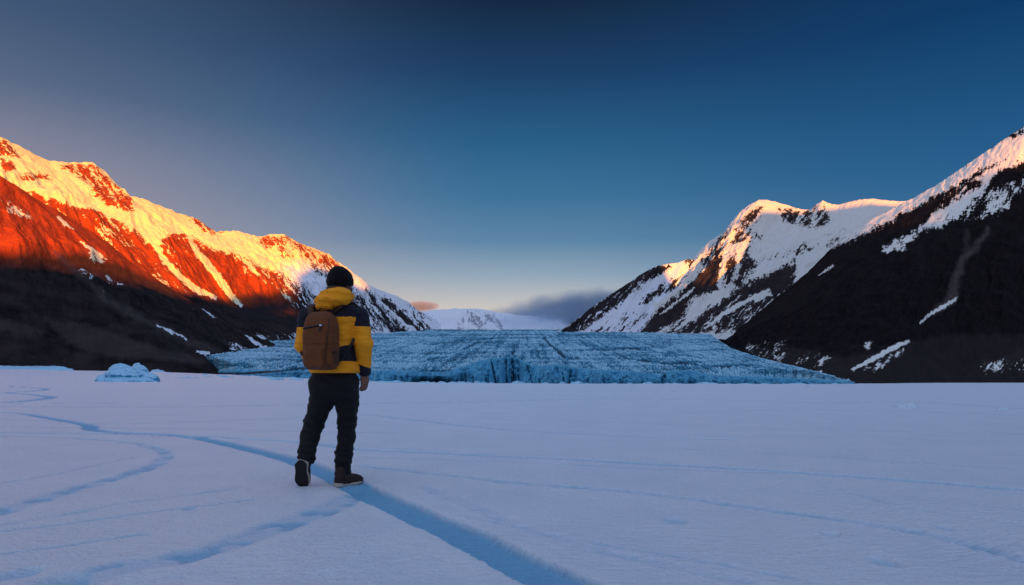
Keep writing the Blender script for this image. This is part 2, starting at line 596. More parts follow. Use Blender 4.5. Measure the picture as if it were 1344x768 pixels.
# far snow basin at the head of the valley
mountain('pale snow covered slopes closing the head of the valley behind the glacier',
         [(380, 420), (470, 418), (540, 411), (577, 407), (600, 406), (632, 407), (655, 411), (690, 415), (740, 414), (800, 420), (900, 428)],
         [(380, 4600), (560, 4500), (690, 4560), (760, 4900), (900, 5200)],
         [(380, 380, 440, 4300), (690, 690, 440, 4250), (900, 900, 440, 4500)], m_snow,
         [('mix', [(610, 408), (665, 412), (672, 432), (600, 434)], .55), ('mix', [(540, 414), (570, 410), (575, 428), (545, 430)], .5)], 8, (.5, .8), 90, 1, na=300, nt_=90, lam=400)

# left: ribbed end of the range
mountain('last snowy shoulder of the left range dropping to the glacier in dark ribs',
         [(410, 340), (450, 356), (480, 374), (500, 382), (520, 389), (535, 396), (550, 409), (565, 416), (577, 424), (590, 440)],
         [(410, 4250), (590, 4440)],
         [(410, 440, 441, 3900), (480, 500, 441, 4000), (530, 540, 441, 4050), (577, 578, 440, 4150), (590, 592, 441, 4250)], m_far,
         [('mix', [(488, 386), (505, 388), (540, 418), (572, 437), (540, 437), (520, 415)], -.25), ('mix', [(535, 400), (552, 412), (570, 428), (550, 425)], .1)],
         8, (.65, .75), 70, 2, na=200, nt_=130, lam=240)

# left: the main snow range, red rock below
L2 = [(-420, 20), (-200, 92), (-60, 155), (0, 181), (30, 196), (62, 213), (95, 216), (120, 216), (135, 225), (152, 243), (172, 258), (195, 265), (235, 280),
      (258, 288), (283, 304), (310, 304), (330, 309), (345, 312), (355, 309), (372, 309), (390, 320), (412, 328), (430, 336), (440, 345), (452, 353), (465, 362), (482, 376), (492, 392), (505, 405), (525, 424), (545, 440)]
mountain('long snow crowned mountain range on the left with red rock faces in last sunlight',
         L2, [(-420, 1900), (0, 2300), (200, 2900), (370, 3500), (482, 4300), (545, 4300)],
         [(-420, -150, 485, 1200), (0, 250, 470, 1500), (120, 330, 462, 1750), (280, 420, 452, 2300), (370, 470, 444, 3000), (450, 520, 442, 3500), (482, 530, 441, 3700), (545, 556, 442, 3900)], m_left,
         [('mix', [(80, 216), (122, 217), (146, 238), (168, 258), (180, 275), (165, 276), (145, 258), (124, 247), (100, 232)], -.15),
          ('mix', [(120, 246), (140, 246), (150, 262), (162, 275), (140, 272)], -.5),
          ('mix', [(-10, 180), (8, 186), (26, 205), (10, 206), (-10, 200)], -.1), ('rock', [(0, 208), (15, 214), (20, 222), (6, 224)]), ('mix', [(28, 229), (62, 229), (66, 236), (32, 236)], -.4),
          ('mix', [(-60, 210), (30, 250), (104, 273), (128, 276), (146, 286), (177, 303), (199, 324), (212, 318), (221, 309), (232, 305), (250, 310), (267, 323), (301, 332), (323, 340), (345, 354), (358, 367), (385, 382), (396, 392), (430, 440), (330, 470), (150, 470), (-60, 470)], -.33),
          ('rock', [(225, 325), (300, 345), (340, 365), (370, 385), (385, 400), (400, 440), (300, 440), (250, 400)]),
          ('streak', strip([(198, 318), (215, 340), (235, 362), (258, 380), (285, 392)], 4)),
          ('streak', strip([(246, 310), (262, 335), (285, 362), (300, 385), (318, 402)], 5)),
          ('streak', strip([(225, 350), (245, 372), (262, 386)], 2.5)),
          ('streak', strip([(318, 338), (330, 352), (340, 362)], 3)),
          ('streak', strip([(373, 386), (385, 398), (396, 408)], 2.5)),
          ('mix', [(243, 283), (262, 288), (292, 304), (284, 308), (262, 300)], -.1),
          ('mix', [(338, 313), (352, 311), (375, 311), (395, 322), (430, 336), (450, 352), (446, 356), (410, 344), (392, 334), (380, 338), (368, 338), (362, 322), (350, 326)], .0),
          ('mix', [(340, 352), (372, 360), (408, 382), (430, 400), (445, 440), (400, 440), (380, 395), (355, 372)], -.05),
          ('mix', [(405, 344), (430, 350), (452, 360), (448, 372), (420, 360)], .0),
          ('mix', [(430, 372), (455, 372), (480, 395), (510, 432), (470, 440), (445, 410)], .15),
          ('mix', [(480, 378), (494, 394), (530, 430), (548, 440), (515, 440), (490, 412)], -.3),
          ('shaded_end', [(372, 352), (405, 345), (436, 352), (470, 362), (600, 440), (380, 470), (385, 410), (330, 425), (300, 405), (345, 392), (385, 392)]),  # end in shadow: painted dark rock, blue-grey snow
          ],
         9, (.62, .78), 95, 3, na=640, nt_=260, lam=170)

# left: nearer dark spur
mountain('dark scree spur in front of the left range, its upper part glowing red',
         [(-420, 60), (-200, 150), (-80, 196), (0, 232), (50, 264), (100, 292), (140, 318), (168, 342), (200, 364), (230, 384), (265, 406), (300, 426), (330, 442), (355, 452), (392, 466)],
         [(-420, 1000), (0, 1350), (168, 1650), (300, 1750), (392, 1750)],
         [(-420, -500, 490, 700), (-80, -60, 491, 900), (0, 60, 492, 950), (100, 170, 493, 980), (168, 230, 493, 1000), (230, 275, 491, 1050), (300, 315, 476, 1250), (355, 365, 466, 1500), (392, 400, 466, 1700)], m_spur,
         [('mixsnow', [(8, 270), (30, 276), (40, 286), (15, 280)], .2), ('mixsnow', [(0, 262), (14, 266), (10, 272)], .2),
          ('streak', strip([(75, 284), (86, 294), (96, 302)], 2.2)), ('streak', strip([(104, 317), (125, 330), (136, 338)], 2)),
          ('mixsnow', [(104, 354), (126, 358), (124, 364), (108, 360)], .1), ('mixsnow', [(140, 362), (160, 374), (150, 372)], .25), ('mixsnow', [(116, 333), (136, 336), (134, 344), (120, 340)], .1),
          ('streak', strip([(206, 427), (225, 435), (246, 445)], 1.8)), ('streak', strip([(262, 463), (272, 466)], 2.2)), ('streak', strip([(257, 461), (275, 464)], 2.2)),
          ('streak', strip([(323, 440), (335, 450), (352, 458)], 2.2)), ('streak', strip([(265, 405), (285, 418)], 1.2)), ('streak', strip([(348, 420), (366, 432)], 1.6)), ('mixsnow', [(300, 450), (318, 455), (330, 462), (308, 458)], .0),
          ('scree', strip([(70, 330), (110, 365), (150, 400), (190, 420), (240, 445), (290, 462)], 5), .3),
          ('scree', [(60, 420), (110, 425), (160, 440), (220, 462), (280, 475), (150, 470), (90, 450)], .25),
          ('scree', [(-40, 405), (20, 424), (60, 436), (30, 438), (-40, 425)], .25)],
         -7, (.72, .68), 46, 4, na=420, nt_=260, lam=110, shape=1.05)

# right: far sub peak, main peak
mountain('lower snow streaked shoulder at the left foot of the right hand peaks',
         [(728, 440), (742, 431), (757, 421), (775, 405), (800, 388), (822, 374), (838, 363), (852, 354), (864, 349), (878, 347), (890, 346), (902, 341), (914, 343), (930, 356), (950, 376), (980, 400)],
         [(728, 3780), (850, 3960), (905, 4150), (980, 4450)],
         [(728, 726, 442, 3680), (775, 752, 441, 3660), (852, 800, 441, 3620), (915, 850, 441, 3620), (980, 900, 441, 3700)], m_far,
         [('mix', [(726, 442), (742, 428), (775, 402), (800, 385), (838, 360), (866, 346), (884, 350), (862, 362), (842, 372), (822, 392), (800, 408), (780, 424), (762, 436), (752, 442)], -.5),
          ('mix', [(842, 398), (852, 386), (870, 374), (890, 366), (905, 360), (890, 378), (862, 388), (850, 398)], -.1),
          ('mix', [(790, 420), (840, 408), (860, 420), (840, 436), (770, 437)], .45),
          ('mix', [(900, 338), (918, 330), (940, 326), (930, 345), (905, 358)], .0)],
         8, (-.7, .7), 60, 5, na=330, nt_=180, lam=230)

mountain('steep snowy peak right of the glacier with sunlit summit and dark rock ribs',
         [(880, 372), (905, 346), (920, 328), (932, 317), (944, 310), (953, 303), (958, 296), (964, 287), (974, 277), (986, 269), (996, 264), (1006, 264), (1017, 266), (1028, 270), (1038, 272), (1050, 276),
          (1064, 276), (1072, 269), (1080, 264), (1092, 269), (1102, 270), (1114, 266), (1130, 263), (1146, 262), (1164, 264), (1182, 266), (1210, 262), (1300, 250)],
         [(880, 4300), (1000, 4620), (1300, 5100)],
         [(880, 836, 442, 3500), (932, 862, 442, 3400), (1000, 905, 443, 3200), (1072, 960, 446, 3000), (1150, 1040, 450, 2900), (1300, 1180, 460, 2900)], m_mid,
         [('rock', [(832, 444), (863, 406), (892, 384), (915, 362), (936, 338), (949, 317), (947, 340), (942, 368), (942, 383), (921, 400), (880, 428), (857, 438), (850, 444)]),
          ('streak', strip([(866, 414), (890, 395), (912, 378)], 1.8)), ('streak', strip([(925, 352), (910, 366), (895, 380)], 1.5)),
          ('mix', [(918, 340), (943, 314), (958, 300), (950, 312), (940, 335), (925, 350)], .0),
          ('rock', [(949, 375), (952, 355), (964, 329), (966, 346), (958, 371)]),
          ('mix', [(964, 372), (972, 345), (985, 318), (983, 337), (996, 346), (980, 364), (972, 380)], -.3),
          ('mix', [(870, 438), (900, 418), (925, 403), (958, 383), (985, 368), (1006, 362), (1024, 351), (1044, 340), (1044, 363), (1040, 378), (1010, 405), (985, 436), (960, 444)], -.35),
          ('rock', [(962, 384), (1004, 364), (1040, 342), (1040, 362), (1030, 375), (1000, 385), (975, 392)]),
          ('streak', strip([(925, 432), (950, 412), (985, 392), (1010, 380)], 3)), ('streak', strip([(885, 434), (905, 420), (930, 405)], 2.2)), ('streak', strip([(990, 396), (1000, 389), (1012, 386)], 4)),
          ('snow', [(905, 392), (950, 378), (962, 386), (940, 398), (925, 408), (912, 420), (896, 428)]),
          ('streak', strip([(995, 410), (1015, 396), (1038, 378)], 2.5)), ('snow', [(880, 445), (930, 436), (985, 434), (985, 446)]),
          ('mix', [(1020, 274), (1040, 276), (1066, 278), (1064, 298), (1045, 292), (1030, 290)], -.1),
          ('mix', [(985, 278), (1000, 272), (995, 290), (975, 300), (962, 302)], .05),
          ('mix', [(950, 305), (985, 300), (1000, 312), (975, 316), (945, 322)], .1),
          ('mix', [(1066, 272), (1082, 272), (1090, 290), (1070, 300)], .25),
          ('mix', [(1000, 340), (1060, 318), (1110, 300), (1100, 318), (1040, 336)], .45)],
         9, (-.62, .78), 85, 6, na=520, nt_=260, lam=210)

# right: near dark mountain
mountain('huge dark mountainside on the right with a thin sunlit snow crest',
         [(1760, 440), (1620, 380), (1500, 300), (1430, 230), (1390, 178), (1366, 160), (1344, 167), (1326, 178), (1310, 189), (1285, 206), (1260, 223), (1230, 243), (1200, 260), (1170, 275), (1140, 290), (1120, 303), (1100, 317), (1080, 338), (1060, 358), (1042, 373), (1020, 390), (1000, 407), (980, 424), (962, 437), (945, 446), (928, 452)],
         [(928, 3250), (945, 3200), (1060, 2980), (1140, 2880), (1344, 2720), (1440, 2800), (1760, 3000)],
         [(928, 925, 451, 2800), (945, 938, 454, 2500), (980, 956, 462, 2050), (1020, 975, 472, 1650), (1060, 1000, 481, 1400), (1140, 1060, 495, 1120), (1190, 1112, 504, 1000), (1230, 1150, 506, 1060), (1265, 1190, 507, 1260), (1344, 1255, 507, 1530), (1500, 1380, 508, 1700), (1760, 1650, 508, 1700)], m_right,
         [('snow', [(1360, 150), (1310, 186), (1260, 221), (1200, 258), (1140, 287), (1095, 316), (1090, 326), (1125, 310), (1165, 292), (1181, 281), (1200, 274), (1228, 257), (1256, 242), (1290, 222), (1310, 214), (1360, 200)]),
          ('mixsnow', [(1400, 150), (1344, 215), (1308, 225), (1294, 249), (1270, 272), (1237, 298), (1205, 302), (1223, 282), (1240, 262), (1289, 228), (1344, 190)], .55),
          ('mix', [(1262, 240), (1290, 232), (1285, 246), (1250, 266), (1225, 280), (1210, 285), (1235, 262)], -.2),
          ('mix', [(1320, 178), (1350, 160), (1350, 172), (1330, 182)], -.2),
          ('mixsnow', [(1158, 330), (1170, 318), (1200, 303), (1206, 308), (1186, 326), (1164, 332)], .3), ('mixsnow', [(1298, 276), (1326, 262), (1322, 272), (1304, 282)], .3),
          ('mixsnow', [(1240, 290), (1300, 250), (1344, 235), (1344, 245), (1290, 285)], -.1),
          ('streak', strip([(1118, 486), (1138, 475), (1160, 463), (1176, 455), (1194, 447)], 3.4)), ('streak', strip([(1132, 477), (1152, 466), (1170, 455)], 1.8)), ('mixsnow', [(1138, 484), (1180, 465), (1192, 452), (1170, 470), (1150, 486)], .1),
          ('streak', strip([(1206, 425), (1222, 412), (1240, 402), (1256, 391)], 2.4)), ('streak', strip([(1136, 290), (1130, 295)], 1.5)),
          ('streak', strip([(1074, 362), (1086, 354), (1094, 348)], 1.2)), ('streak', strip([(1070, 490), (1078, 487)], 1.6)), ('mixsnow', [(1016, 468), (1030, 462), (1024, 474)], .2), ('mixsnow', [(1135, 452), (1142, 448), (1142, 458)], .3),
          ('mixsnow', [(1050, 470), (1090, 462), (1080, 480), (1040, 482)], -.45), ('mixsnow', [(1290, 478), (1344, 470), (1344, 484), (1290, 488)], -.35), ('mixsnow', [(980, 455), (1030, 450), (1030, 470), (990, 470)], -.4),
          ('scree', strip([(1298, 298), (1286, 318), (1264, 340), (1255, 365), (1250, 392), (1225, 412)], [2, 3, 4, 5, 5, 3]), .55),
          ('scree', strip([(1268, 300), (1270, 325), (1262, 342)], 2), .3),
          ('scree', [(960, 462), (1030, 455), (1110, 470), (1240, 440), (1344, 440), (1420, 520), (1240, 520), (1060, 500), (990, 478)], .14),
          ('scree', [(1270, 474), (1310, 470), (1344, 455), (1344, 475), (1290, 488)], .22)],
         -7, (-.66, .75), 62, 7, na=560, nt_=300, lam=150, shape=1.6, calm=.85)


# ------------------------------------------------------------------ unseen ridge behind the camera, its profile shaped to shade the valley
def spot(px, py):
    best = None
    for X, Y, P in ALLM:
        m = np.hypot(X - px, Y - py) < 3.0
        if m.any():
            q = P[m]; k = q[np.argmin(q[:, 1])]
            if best is None or k[1] < best[1]:
                best = k
    return best


TB = 2600.0
term = [(-300, 318), (-150, 322), (-60, 326), (0, 330), (50, 331), (95, 326), (125, 333), (165, 346), (200, 364), (240, 385), (280, 388), (300, 387), (330, 382), (365, 379), (392, 382)]
term_far = [(392, 356), (412, 350), (440, 354), (462, 370), (482, 378)]
hu = []
for (a, b) in term + term_far:
    q = spot(a, b)
    if q is not None:
        hu.append((q[0] * UDIR[0] + q[1] * UDIR[1], q[2] + (q[:2] @ SDIR + TB) * TANE))
right = []
for (a, b) in [(1092, 326), (1130, 311), (1165, 296), (1200, 278), (1240, 256), (1290, 228), (1315, 216), (1335, 205), (1342, 196)]:
    q = spot(a, b)
    if q is not None:
        right.append((q[0] * UDIR[0] + q[1] * UDIR[1], q[2] + (q[:2] @ SDIR + TB) * TANE))
peak = []
for (a, b) in [(955, 306), (968, 296), (985, 286), (1000, 275), (1020, 276), (1038, 277), (1060, 277), (1078, 272), (1100, 271), (1140, 265), (1180, 268)]:
    q = spot(a, b)
    if q is not None:
        peak.append((q[0] * UDIR[0] + q[1] * UDIR[1], q[2] + (q[:2] @ SDIR + TB) * TANE))
print('HU', [(round(a), round(b)) for a, b in hu])
print('RIGHT', [(round(a), round(b)) for a, b in right])
print('PEAK', [(round(a), round(b)) for a, b in peak])
right.sort(); right = [(a, min(b_ for a_, b_ in right if abs(a_ - a) < 60)) for a, b in right]
peak = [p for p in peak if p[0] > right[-1][0] + 40]
hi_ = max(p[0] for p in hu)
block = [(u_, 1300.) for u_ in np.linspace(hi_ + 130, right[0][0] - 35, 9)] if right[0][0] - hi_ > 300 else []
prof = sorted(hu + right + peak + block)
pu = np.array([p[0] for p in prof]); ph = np.array([p[1] for p in prof])
U = np.linspace(-2600, 6200, 420)
Hh = np.interp(U, pu, ph)
Hh = np.where(U < pu[0], ph[0], Hh)
cr = []
for (a, b) in [(1108, 316), (1130, 302), (1160, 287), (1200, 267), (1240, 244), (1280, 217), (1320, 190), (1342, 176)]:
    q = spot(a, b)
    if q is not None:
        cr.append((q[0] * UDIR[0] + q[1] * UDIR[1], q[2] + (q[:2] @ SDIR + TB) * TANE - 22))
cr.sort()
Hh = np.minimum(Hh, np.interp(U, [a for a, b in cr], [b for a, b in cr], left=9e9, right=9e9))
rows = []
for k, off in enumerate(np.linspace(-1, 1, 25)):
    t0 = TB - off * 900                 # spreads along the light
    fall_ = 1 - np.abs(off) ** 1.15
    z = (Hh + 40) * fall_ - 40
    nz = fbm(U / 300, np.full(U.shape, off * 3 + 5.), o=4) * 120 * min(1, abs(off) * 3) * (1 - abs(off))
    X = U * UDIR[0] - t0 * SDIR[0]; Y = U * UDIR[1] - t0 * SDIR[1]
    rows.append(np.stack([X, Y, z - np.abs(nz)], 1))
R = np.stack(rows)
o = mesh_np('mountain', R.reshape(-1, 3), grid_faces(25, len(U)), m_mid, attrs=dict(snow=np.full(R.shape[:2], .2), across=np.tile(U, (25, 1)), along=np.repeat(np.arange(25) * 80., len(U)), scree=np.zeros(R.shape[:2])))
tag(o, 'unseen snowy ridge behind the camera, shaped to keep the valley in shade', 'mountain', kind='structure')


# ------------------------------------------------------------------ glacier
def glacier():
    na = 1220
    px = np.linspace(225, 1122, na)
    rim_k = [(225, 493), (262, 491), (275, 489), (300, 487), (330, 486.5), (400, 487.5), (470, 487.5), (520, 487), (555, 488.5), (590, 488), (606, 483), (622, 477), (638, 472.5), (655, 470), (674, 469), (684, 473), (692, 477), (700, 480), (712, 481), (722, 480), (733, 479.5), (742, 481), (752, 484), (770, 485.5), (800, 487), (840, 490),
             (862, 493.5), (869, 494), (874, 489), (886, 487.5), (905, 487.5), (922, 491), (935, 494), (1000, 496), (1060, 499), (1110, 502), (1150, 504), (1200, 505)]
    rim = np.interp(px, *np.array(rim_k).T)
    rim += fbm(px / 8, np.full(na, 2.), o=4, gain=.65) * 2.6
    base_k = [(225, 1260), (275, 1110), (310, 1010), (350, 920), (400, 860), (500, 800), (545, 790), (600, 800), (625, 815), (645, 835), (660, 870), (676, 905), (690, 850), (705, 822), (725, 800), (745, 812), (753, 835), (765, 800), (800, 790), (860, 800), (872, 815), (880, 790), (920, 795), (1000, 840), (1060, 900), (1110, 975), (1150, 1060), (1200, 1160)]
    db = np.interp(px, *np.array(base_k).T) + fbm(px / 30, np.full(na, 7.), o=2) * 34 + fbm(px / 9, np.full(na, 3.), o=4) * 20
    A, D0 = .0877, 58.8
    nq, nc = 250, 46
    rows_ = []; crev = []; face = []
    # broken ice front
    for k in range(nc):
        q = k / nc
        row = 505.5 + (rim - 505.5) * q
        d = db + 22 * q ** 1.5 * (1 + .6 * fbm(px / 20, np.full(na, 4.), o=2))
        cav = np.exp(-((px - 572) / 32) ** 2) * np.clip(1 - abs(q - .28) / .42, 0, 1) ** .7
        d = d + 48 * cav
        lean = 5 * (q - .5) * np.sin(px / 23.) + 2.5 * fbm(px / 18, np.full(na, q * 2.2), o=2)
        fl = ridged((px + lean) / 15, np.full(na, q * .8), 4)
        fl2 = ridged((px + lean * 1.5) / 4.0 + 30, np.full(na, q * 1.5), 3)
        d = d - (fl * 13 + fl2 * 2) * (q * (1.05 - q) * 4) ** .5 + fbm(px / 4, np.full(na, q * 7), o=3) * 5
        nq_ = .55 + .6 * fbm(px / 2.5, np.full(na, q * 5 + 2), o=2)
        slot = np.exp(-((px - 664 - lean * .3) / 1.5) ** 2) * .8 + np.exp(-((px - 672.5 - .5 * lean) / 3.0) ** 2) * .9 + .7 * np.exp(-((px - 679 - 3 * (1 - q)) / 1.7) ** 2) + .6 * np.exp(-((px - 648 + 7 * q - 3) / 1.1) ** 2) + .7 * np.exp(-((px - 747 - 3 * q - .4 * lean) / 1.9) ** 2) + .45 * np.exp(-((px - 736 - 5 * (1 - q)) / 1.2) ** 2) + .6 * np.exp(-((px - 868 - 3 * q) / 2.6) ** 2) + .4 * np.exp(-((px - 613 + 5 * q) / 1.2) ** 2) + .35 * np.exp(-((px - 700 + 9 * q) / 1.1) ** 2) + .3 * np.exp(-((px - 770 - 7 * q) / 1.2) ** 2)
        slot = np.clip(slot * nq_ * (1.15 - .4 * q), 0, 1)
        d = d + 45 * slot * min(1, (1 - q) * 6)
        rows_.append((row, d))
        face.append(np.clip(1 - .15 * q, 0, 1) * np.ones(na)); crev.append(np.clip(slot * .75 + cav * .7 * (.7 + .6 * fbm(px / 5, np.full(na, q * 3), o=2)), 0, 1) * .72 + .26 * np.clip(-fl, 0, 1) + .10 * np.clip(-fl2, 0, 1))
    top = rows_[-1][1]
    for k in range(nq + 1):
        q = k / nq
        row = rim + (432.4 - rim) * q ** .92
        form = D0 / np.maximum(A - (500 - row) / F, .0141)
        w = sstep(0, .42, q)
        d = np.maximum(top + 3 + 380 * q, 0) * (1 - w) + form * w
        rows_.append((row, d)); face.append(np.full(na, max(0, 1 - q * 26))); crev.append(np.zeros(na))
    row = np.stack([r[0] for r in rows_]); d = np.stack([r[1] for r in rows_])
    d = np.maximum.accumulate(d, axis=0) * np.where(np.arange(len(d)) >= nc, 1, 0)[:, None] + d * np.where(np.arange(len(d)) < nc, 1, 0)[:, None]
    face = np.stack(face); crev = np.stack(crev)
    lim = np.interp(px, [880, 925, 942, 960, 1000, 1060, 1095, 1125], [425, 437, 449, 461, 474, 489, 498, 506])[None] + 1.2 * fbm(px / 14, np.full(na, 5.), o=3)[None]
    row = np.where(row < lim - 3, lim - 3 + 3 * (1 - np.exp(np.maximum(-(lim - 3 - row), -60) / 3)) * 0 + .02 * (row - lim + 3), row)      # sinks to its right hand margin
    P = np.stack([(px - CX) / F * d, d, HC - (row - HZ) / F * d], -1)
    # seracs: cells that follow the flow, real height
    sc = (d / 850.) ** .62
    Xw = P[..., 0]
    wx = fbm(Xw / 90, np.log(d) * 9, o=3) * 9
    arc = row + ((px - 690) / 330) ** 2 * 3.2 + 1.6 * fbm(Xw / 120, np.log(d) * 6, o=2)
    f1, f2, cid = cells((Xw + wx) / (3.7 * sc), arc / 1.35)
    f1b, f2b, cidb = cells((Xw + wx) / (12 * sc) + 50, arc / 3.6 + 20)
    edge = np.clip((f2 - f1) * 1.7, 0, 1); edgeb = np.clip((f2b - f1b) * 2.2, 0, 1)
    flow = fbm((px - 690) / (14 + 420 / d * 40), arc / 22 + 3, o=4)
    # darker melt channels and bands
    def line(pts, w):
        return np.clip(poly_sd(px[None] + 0 * row + fbm(row / 2.5, px[None] / 6 + 0 * row, o=2) * 2.0, row, strip(pts, w)) + .8, 0, 1.2) / 1.2
    ch = np.maximum.reduce([line([(714, 442), (722, 452), (733, 460), (742, 469)], [.8, 1.2, 1.8, 2.4]), line([(738, 466), (752, 470), (760, 468)], 2.0), line([(608, 458), (620, 452), (630, 448)], 1.0), line([(672, 464), (676, 460)], 1.6),
                            .8 * line([(270, 490), (320, 490), (350, 488), (392, 483.5), (415, 481)], 1.5), .5 * line([(300, 495), (370, 491), (430, 488), (480, 484)], 1.0), .5 * line([(560, 472), (590, 467), (640, 462)], .8), .6 * line([(820, 470), (880, 476), (960, 481)], 1.3), .6 * line([(560, 452), (600, 447), (660, 443)], .7), .5 * line([(760, 452), (840, 458), (930, 470)], .9)])
    rad = (px[None] - 690) / np.maximum(row - 402, 12) * 9
    lines = fbm(rad + .5 * fbm(px[None] / 60 + 0 * row, row / 14, o=2), arc / 26 + 7, o=5, gain=.6)
    patch = fbm(Xw / 130, np.log(d) * 11, o=4)
    bands = np.clip(fbm(px[None] / 120 + 0 * row, arc / 3.0, o=3), -.5, .7)
    surf = np.clip(1 - face, 0, 1)
    amp_ = 1.35 * sc * surf * np.clip((np.arange(len(d)) - nc) / 12, 0, 1)[:, None] * (1 + 1.1 * np.exp(-np.maximum(rim[None] - row, 0) / 7))
    hgt = (edge * (.5 + .9 * cid) + edgeb * (.35 + .4 * cidb) - 1.0) + .9 * flow
    P[..., 2] += hgt * amp_ - ch * 4.5 * sc * surf
    cv = np.clip(1 - edge * 1.25, 0, 1) * .62 + np.clip(1 - edgeb * 1.7, 0, 1) * .35 + .04 + .25 * np.clip(flow, -.4, .6)
    cv = (cv + 1.0 * np.clip(lines - .05, -.12, .5) + .5 * patch) * surf + crev
    cv = np.clip(cv + ch * 1.0 - .25 * np.clip(cid - .5, 0, .5) * surf + .75 * np.clip(bands, -.15, 1) * surf, 0, 1.3)
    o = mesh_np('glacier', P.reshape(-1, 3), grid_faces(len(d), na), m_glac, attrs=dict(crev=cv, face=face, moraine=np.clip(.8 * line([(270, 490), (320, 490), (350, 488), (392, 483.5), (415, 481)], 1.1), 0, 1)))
    return tag(o, 'broad blue crevassed glacier tongue filling the valley behind the snow plain', 'glacier', kind='structure')


m_glac, nt, b = new_mat('glacier_ice')
tc = texco(nt)
cv = attr(nt, 'crev')
nz = noise_n(nt, tc, .25, 5, .65)
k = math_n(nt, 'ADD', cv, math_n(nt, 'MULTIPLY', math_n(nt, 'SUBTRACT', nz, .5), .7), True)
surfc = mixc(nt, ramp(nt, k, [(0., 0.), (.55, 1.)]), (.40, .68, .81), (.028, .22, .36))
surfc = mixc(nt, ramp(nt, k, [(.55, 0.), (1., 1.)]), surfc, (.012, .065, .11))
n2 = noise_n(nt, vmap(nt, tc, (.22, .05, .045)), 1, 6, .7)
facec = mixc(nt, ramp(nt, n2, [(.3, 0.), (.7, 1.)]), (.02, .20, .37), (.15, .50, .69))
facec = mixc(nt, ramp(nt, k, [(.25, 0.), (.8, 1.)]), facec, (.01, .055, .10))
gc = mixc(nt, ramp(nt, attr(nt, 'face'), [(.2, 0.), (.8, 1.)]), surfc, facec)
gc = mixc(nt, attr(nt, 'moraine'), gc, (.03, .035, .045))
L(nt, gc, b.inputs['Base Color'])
b.inputs['Roughness'].default_value = .6; b.inputs['Specular IOR Level'].default_value = .25
bump(nt, b, nz, .7, 2.5)
glacier()


# ------------------------------------------------------------------ snow plain
def ground_at(px, py):
    d = HC * F / (np.asarray(py, float) - HZ)
    return np.stack([(np.asarray(px, float) - CX) / F * d, d], -1)


TRACKS = [  # pixels, half width (m), depth (m), lip (m), ice (0..1), roughness
    ([(-60, 539), (0, 541), (30, 543), (70, 550), (105, 556), (120, 560), (118, 563), (150, 567), (220, 570), (270, 576), (330, 589), (385, 604), (430, 621), (470, 640), (520, 663), (560, 681), (610, 702), (660, 729), (720, 757), (760, 776), (830, 806), (900, 840)], .155, .048, .02, 1.0, .35),
    ([(-60, 567), (0, 568), (130, 569), (220, 570.5), (300, 574), (390, 580), (480, 590), (580, 595), (672, 600), (820, 607), (1000, 617), (1180, 630), (1344, 643), (1500, 655)], .11, .045, .012, .95, .6),
    ([(476, 612), (560, 621), (672, 633), (800, 643), (900, 654), (1020, 670), (1150, 689), (1250, 709), (1344, 735), (1450, 765)], .075, .032, .008, .8, 1.0),
    ([(-60, 571), (0, 572), (100, 575), (170, 580), (205, 588), (219, 596), (207, 609), (170, 622), (120, 636), (60, 653), (0, 672), (-60, 690)], .11, .03, .006, .7, 1.0),
    ([(60, 774), (140, 750), (230, 733), (300, 714), (370, 690), (430, 668), (458, 652)], .15, .026, .006, .8, .95),
    ([(-40, 694), (80, 676), (160, 661), (240, 650), (310, 640)], .05, .012, .006, .3, 1.0),
    ([(-60, 505), (0, 507.5), (40, 509), (62, 511), (40, 513.5), (10, 515.5), (40, 517.5), (66, 520.5), (60, 523), (20, 527), (-40, 530)], .4, .07, .01, .9, .4),
    ([(-60, 533.5), (0, 533.5), (170, 534), (330, 532.5), (480, 530), (640, 527), (800, 523)], .2, .05, .008, .9, .3),
    ([(480, 544), (560, 553), (640, 562), (720, 567), (800, 571), (900, 576), (960, 577)], .11, .035, .006, .7, .6),
    ([(200, 572), (330, 575), (480, 586), (600, 593)], .06, .02, .008, .5, .5),
    ([(560, 640), (680, 689), (740, 708), (800, 725), (900, 746), (1000, 768), (1100, 800)], .07, .014, .006, .25, 1.6),
    ([(1090, 640), (1200, 668), (1344, 690), (1450, 712)], .06, .010, .004, .2, 1.4),
    ([(690, 519), (760, 520), (850, 523), (960, 525), (1080, 529), (1200, 528), (1400, 540)], .3, .03, .02, .3, .8),
    ([(900, 541), (1050, 537), (1200, 540), (1344, 545), (1500, 552)], .3, .02, .02, .2, .8),
    ([(-60, 549), (60, 553), (160, 557), (300, 552), (420, 548)], .12, .012, .006, .3, .6),
    ([(-60, 530), (150, 529), (300, 527.5), (420, 526)], .12, .02, .004, .6, .5),
    ([(-60, 561), (100, 561.5), (260, 563), (400, 566), (520, 568)], .05, .014, .003, .5, .7),
    ([(480, 601), (620, 605), (760, 611), (900, 617), (1040, 622)], .035, .010, .002, .45, .8),
    ([(700, 552), (850, 556), (1000, 561), (1180, 566), (1400, 572)], .06, .016, .003, .4, .8),
    ([(620, 680), (780, 712), (960, 742), (1120, 775)], .03, .008, .002, .35, 1.2),
    ([(-60, 700), (60, 690), (200, 672), (330, 655)], .03, .009, .002, .4, .8),
    ([(-60, 734), (80, 716), (190, 700)], .03, .009, .002, .4, .8),
    ([(900, 590), (1060, 598), (1200, 608), (1400, 620)], .04, .010, .002, .4, .8),
    ([(-60, 640), (40, 628), (120, 612), (180, 600)], .04, .008, .003, .2, .8),
]


OXB = (448 - CX) / F * 5.66        # where the boot stands


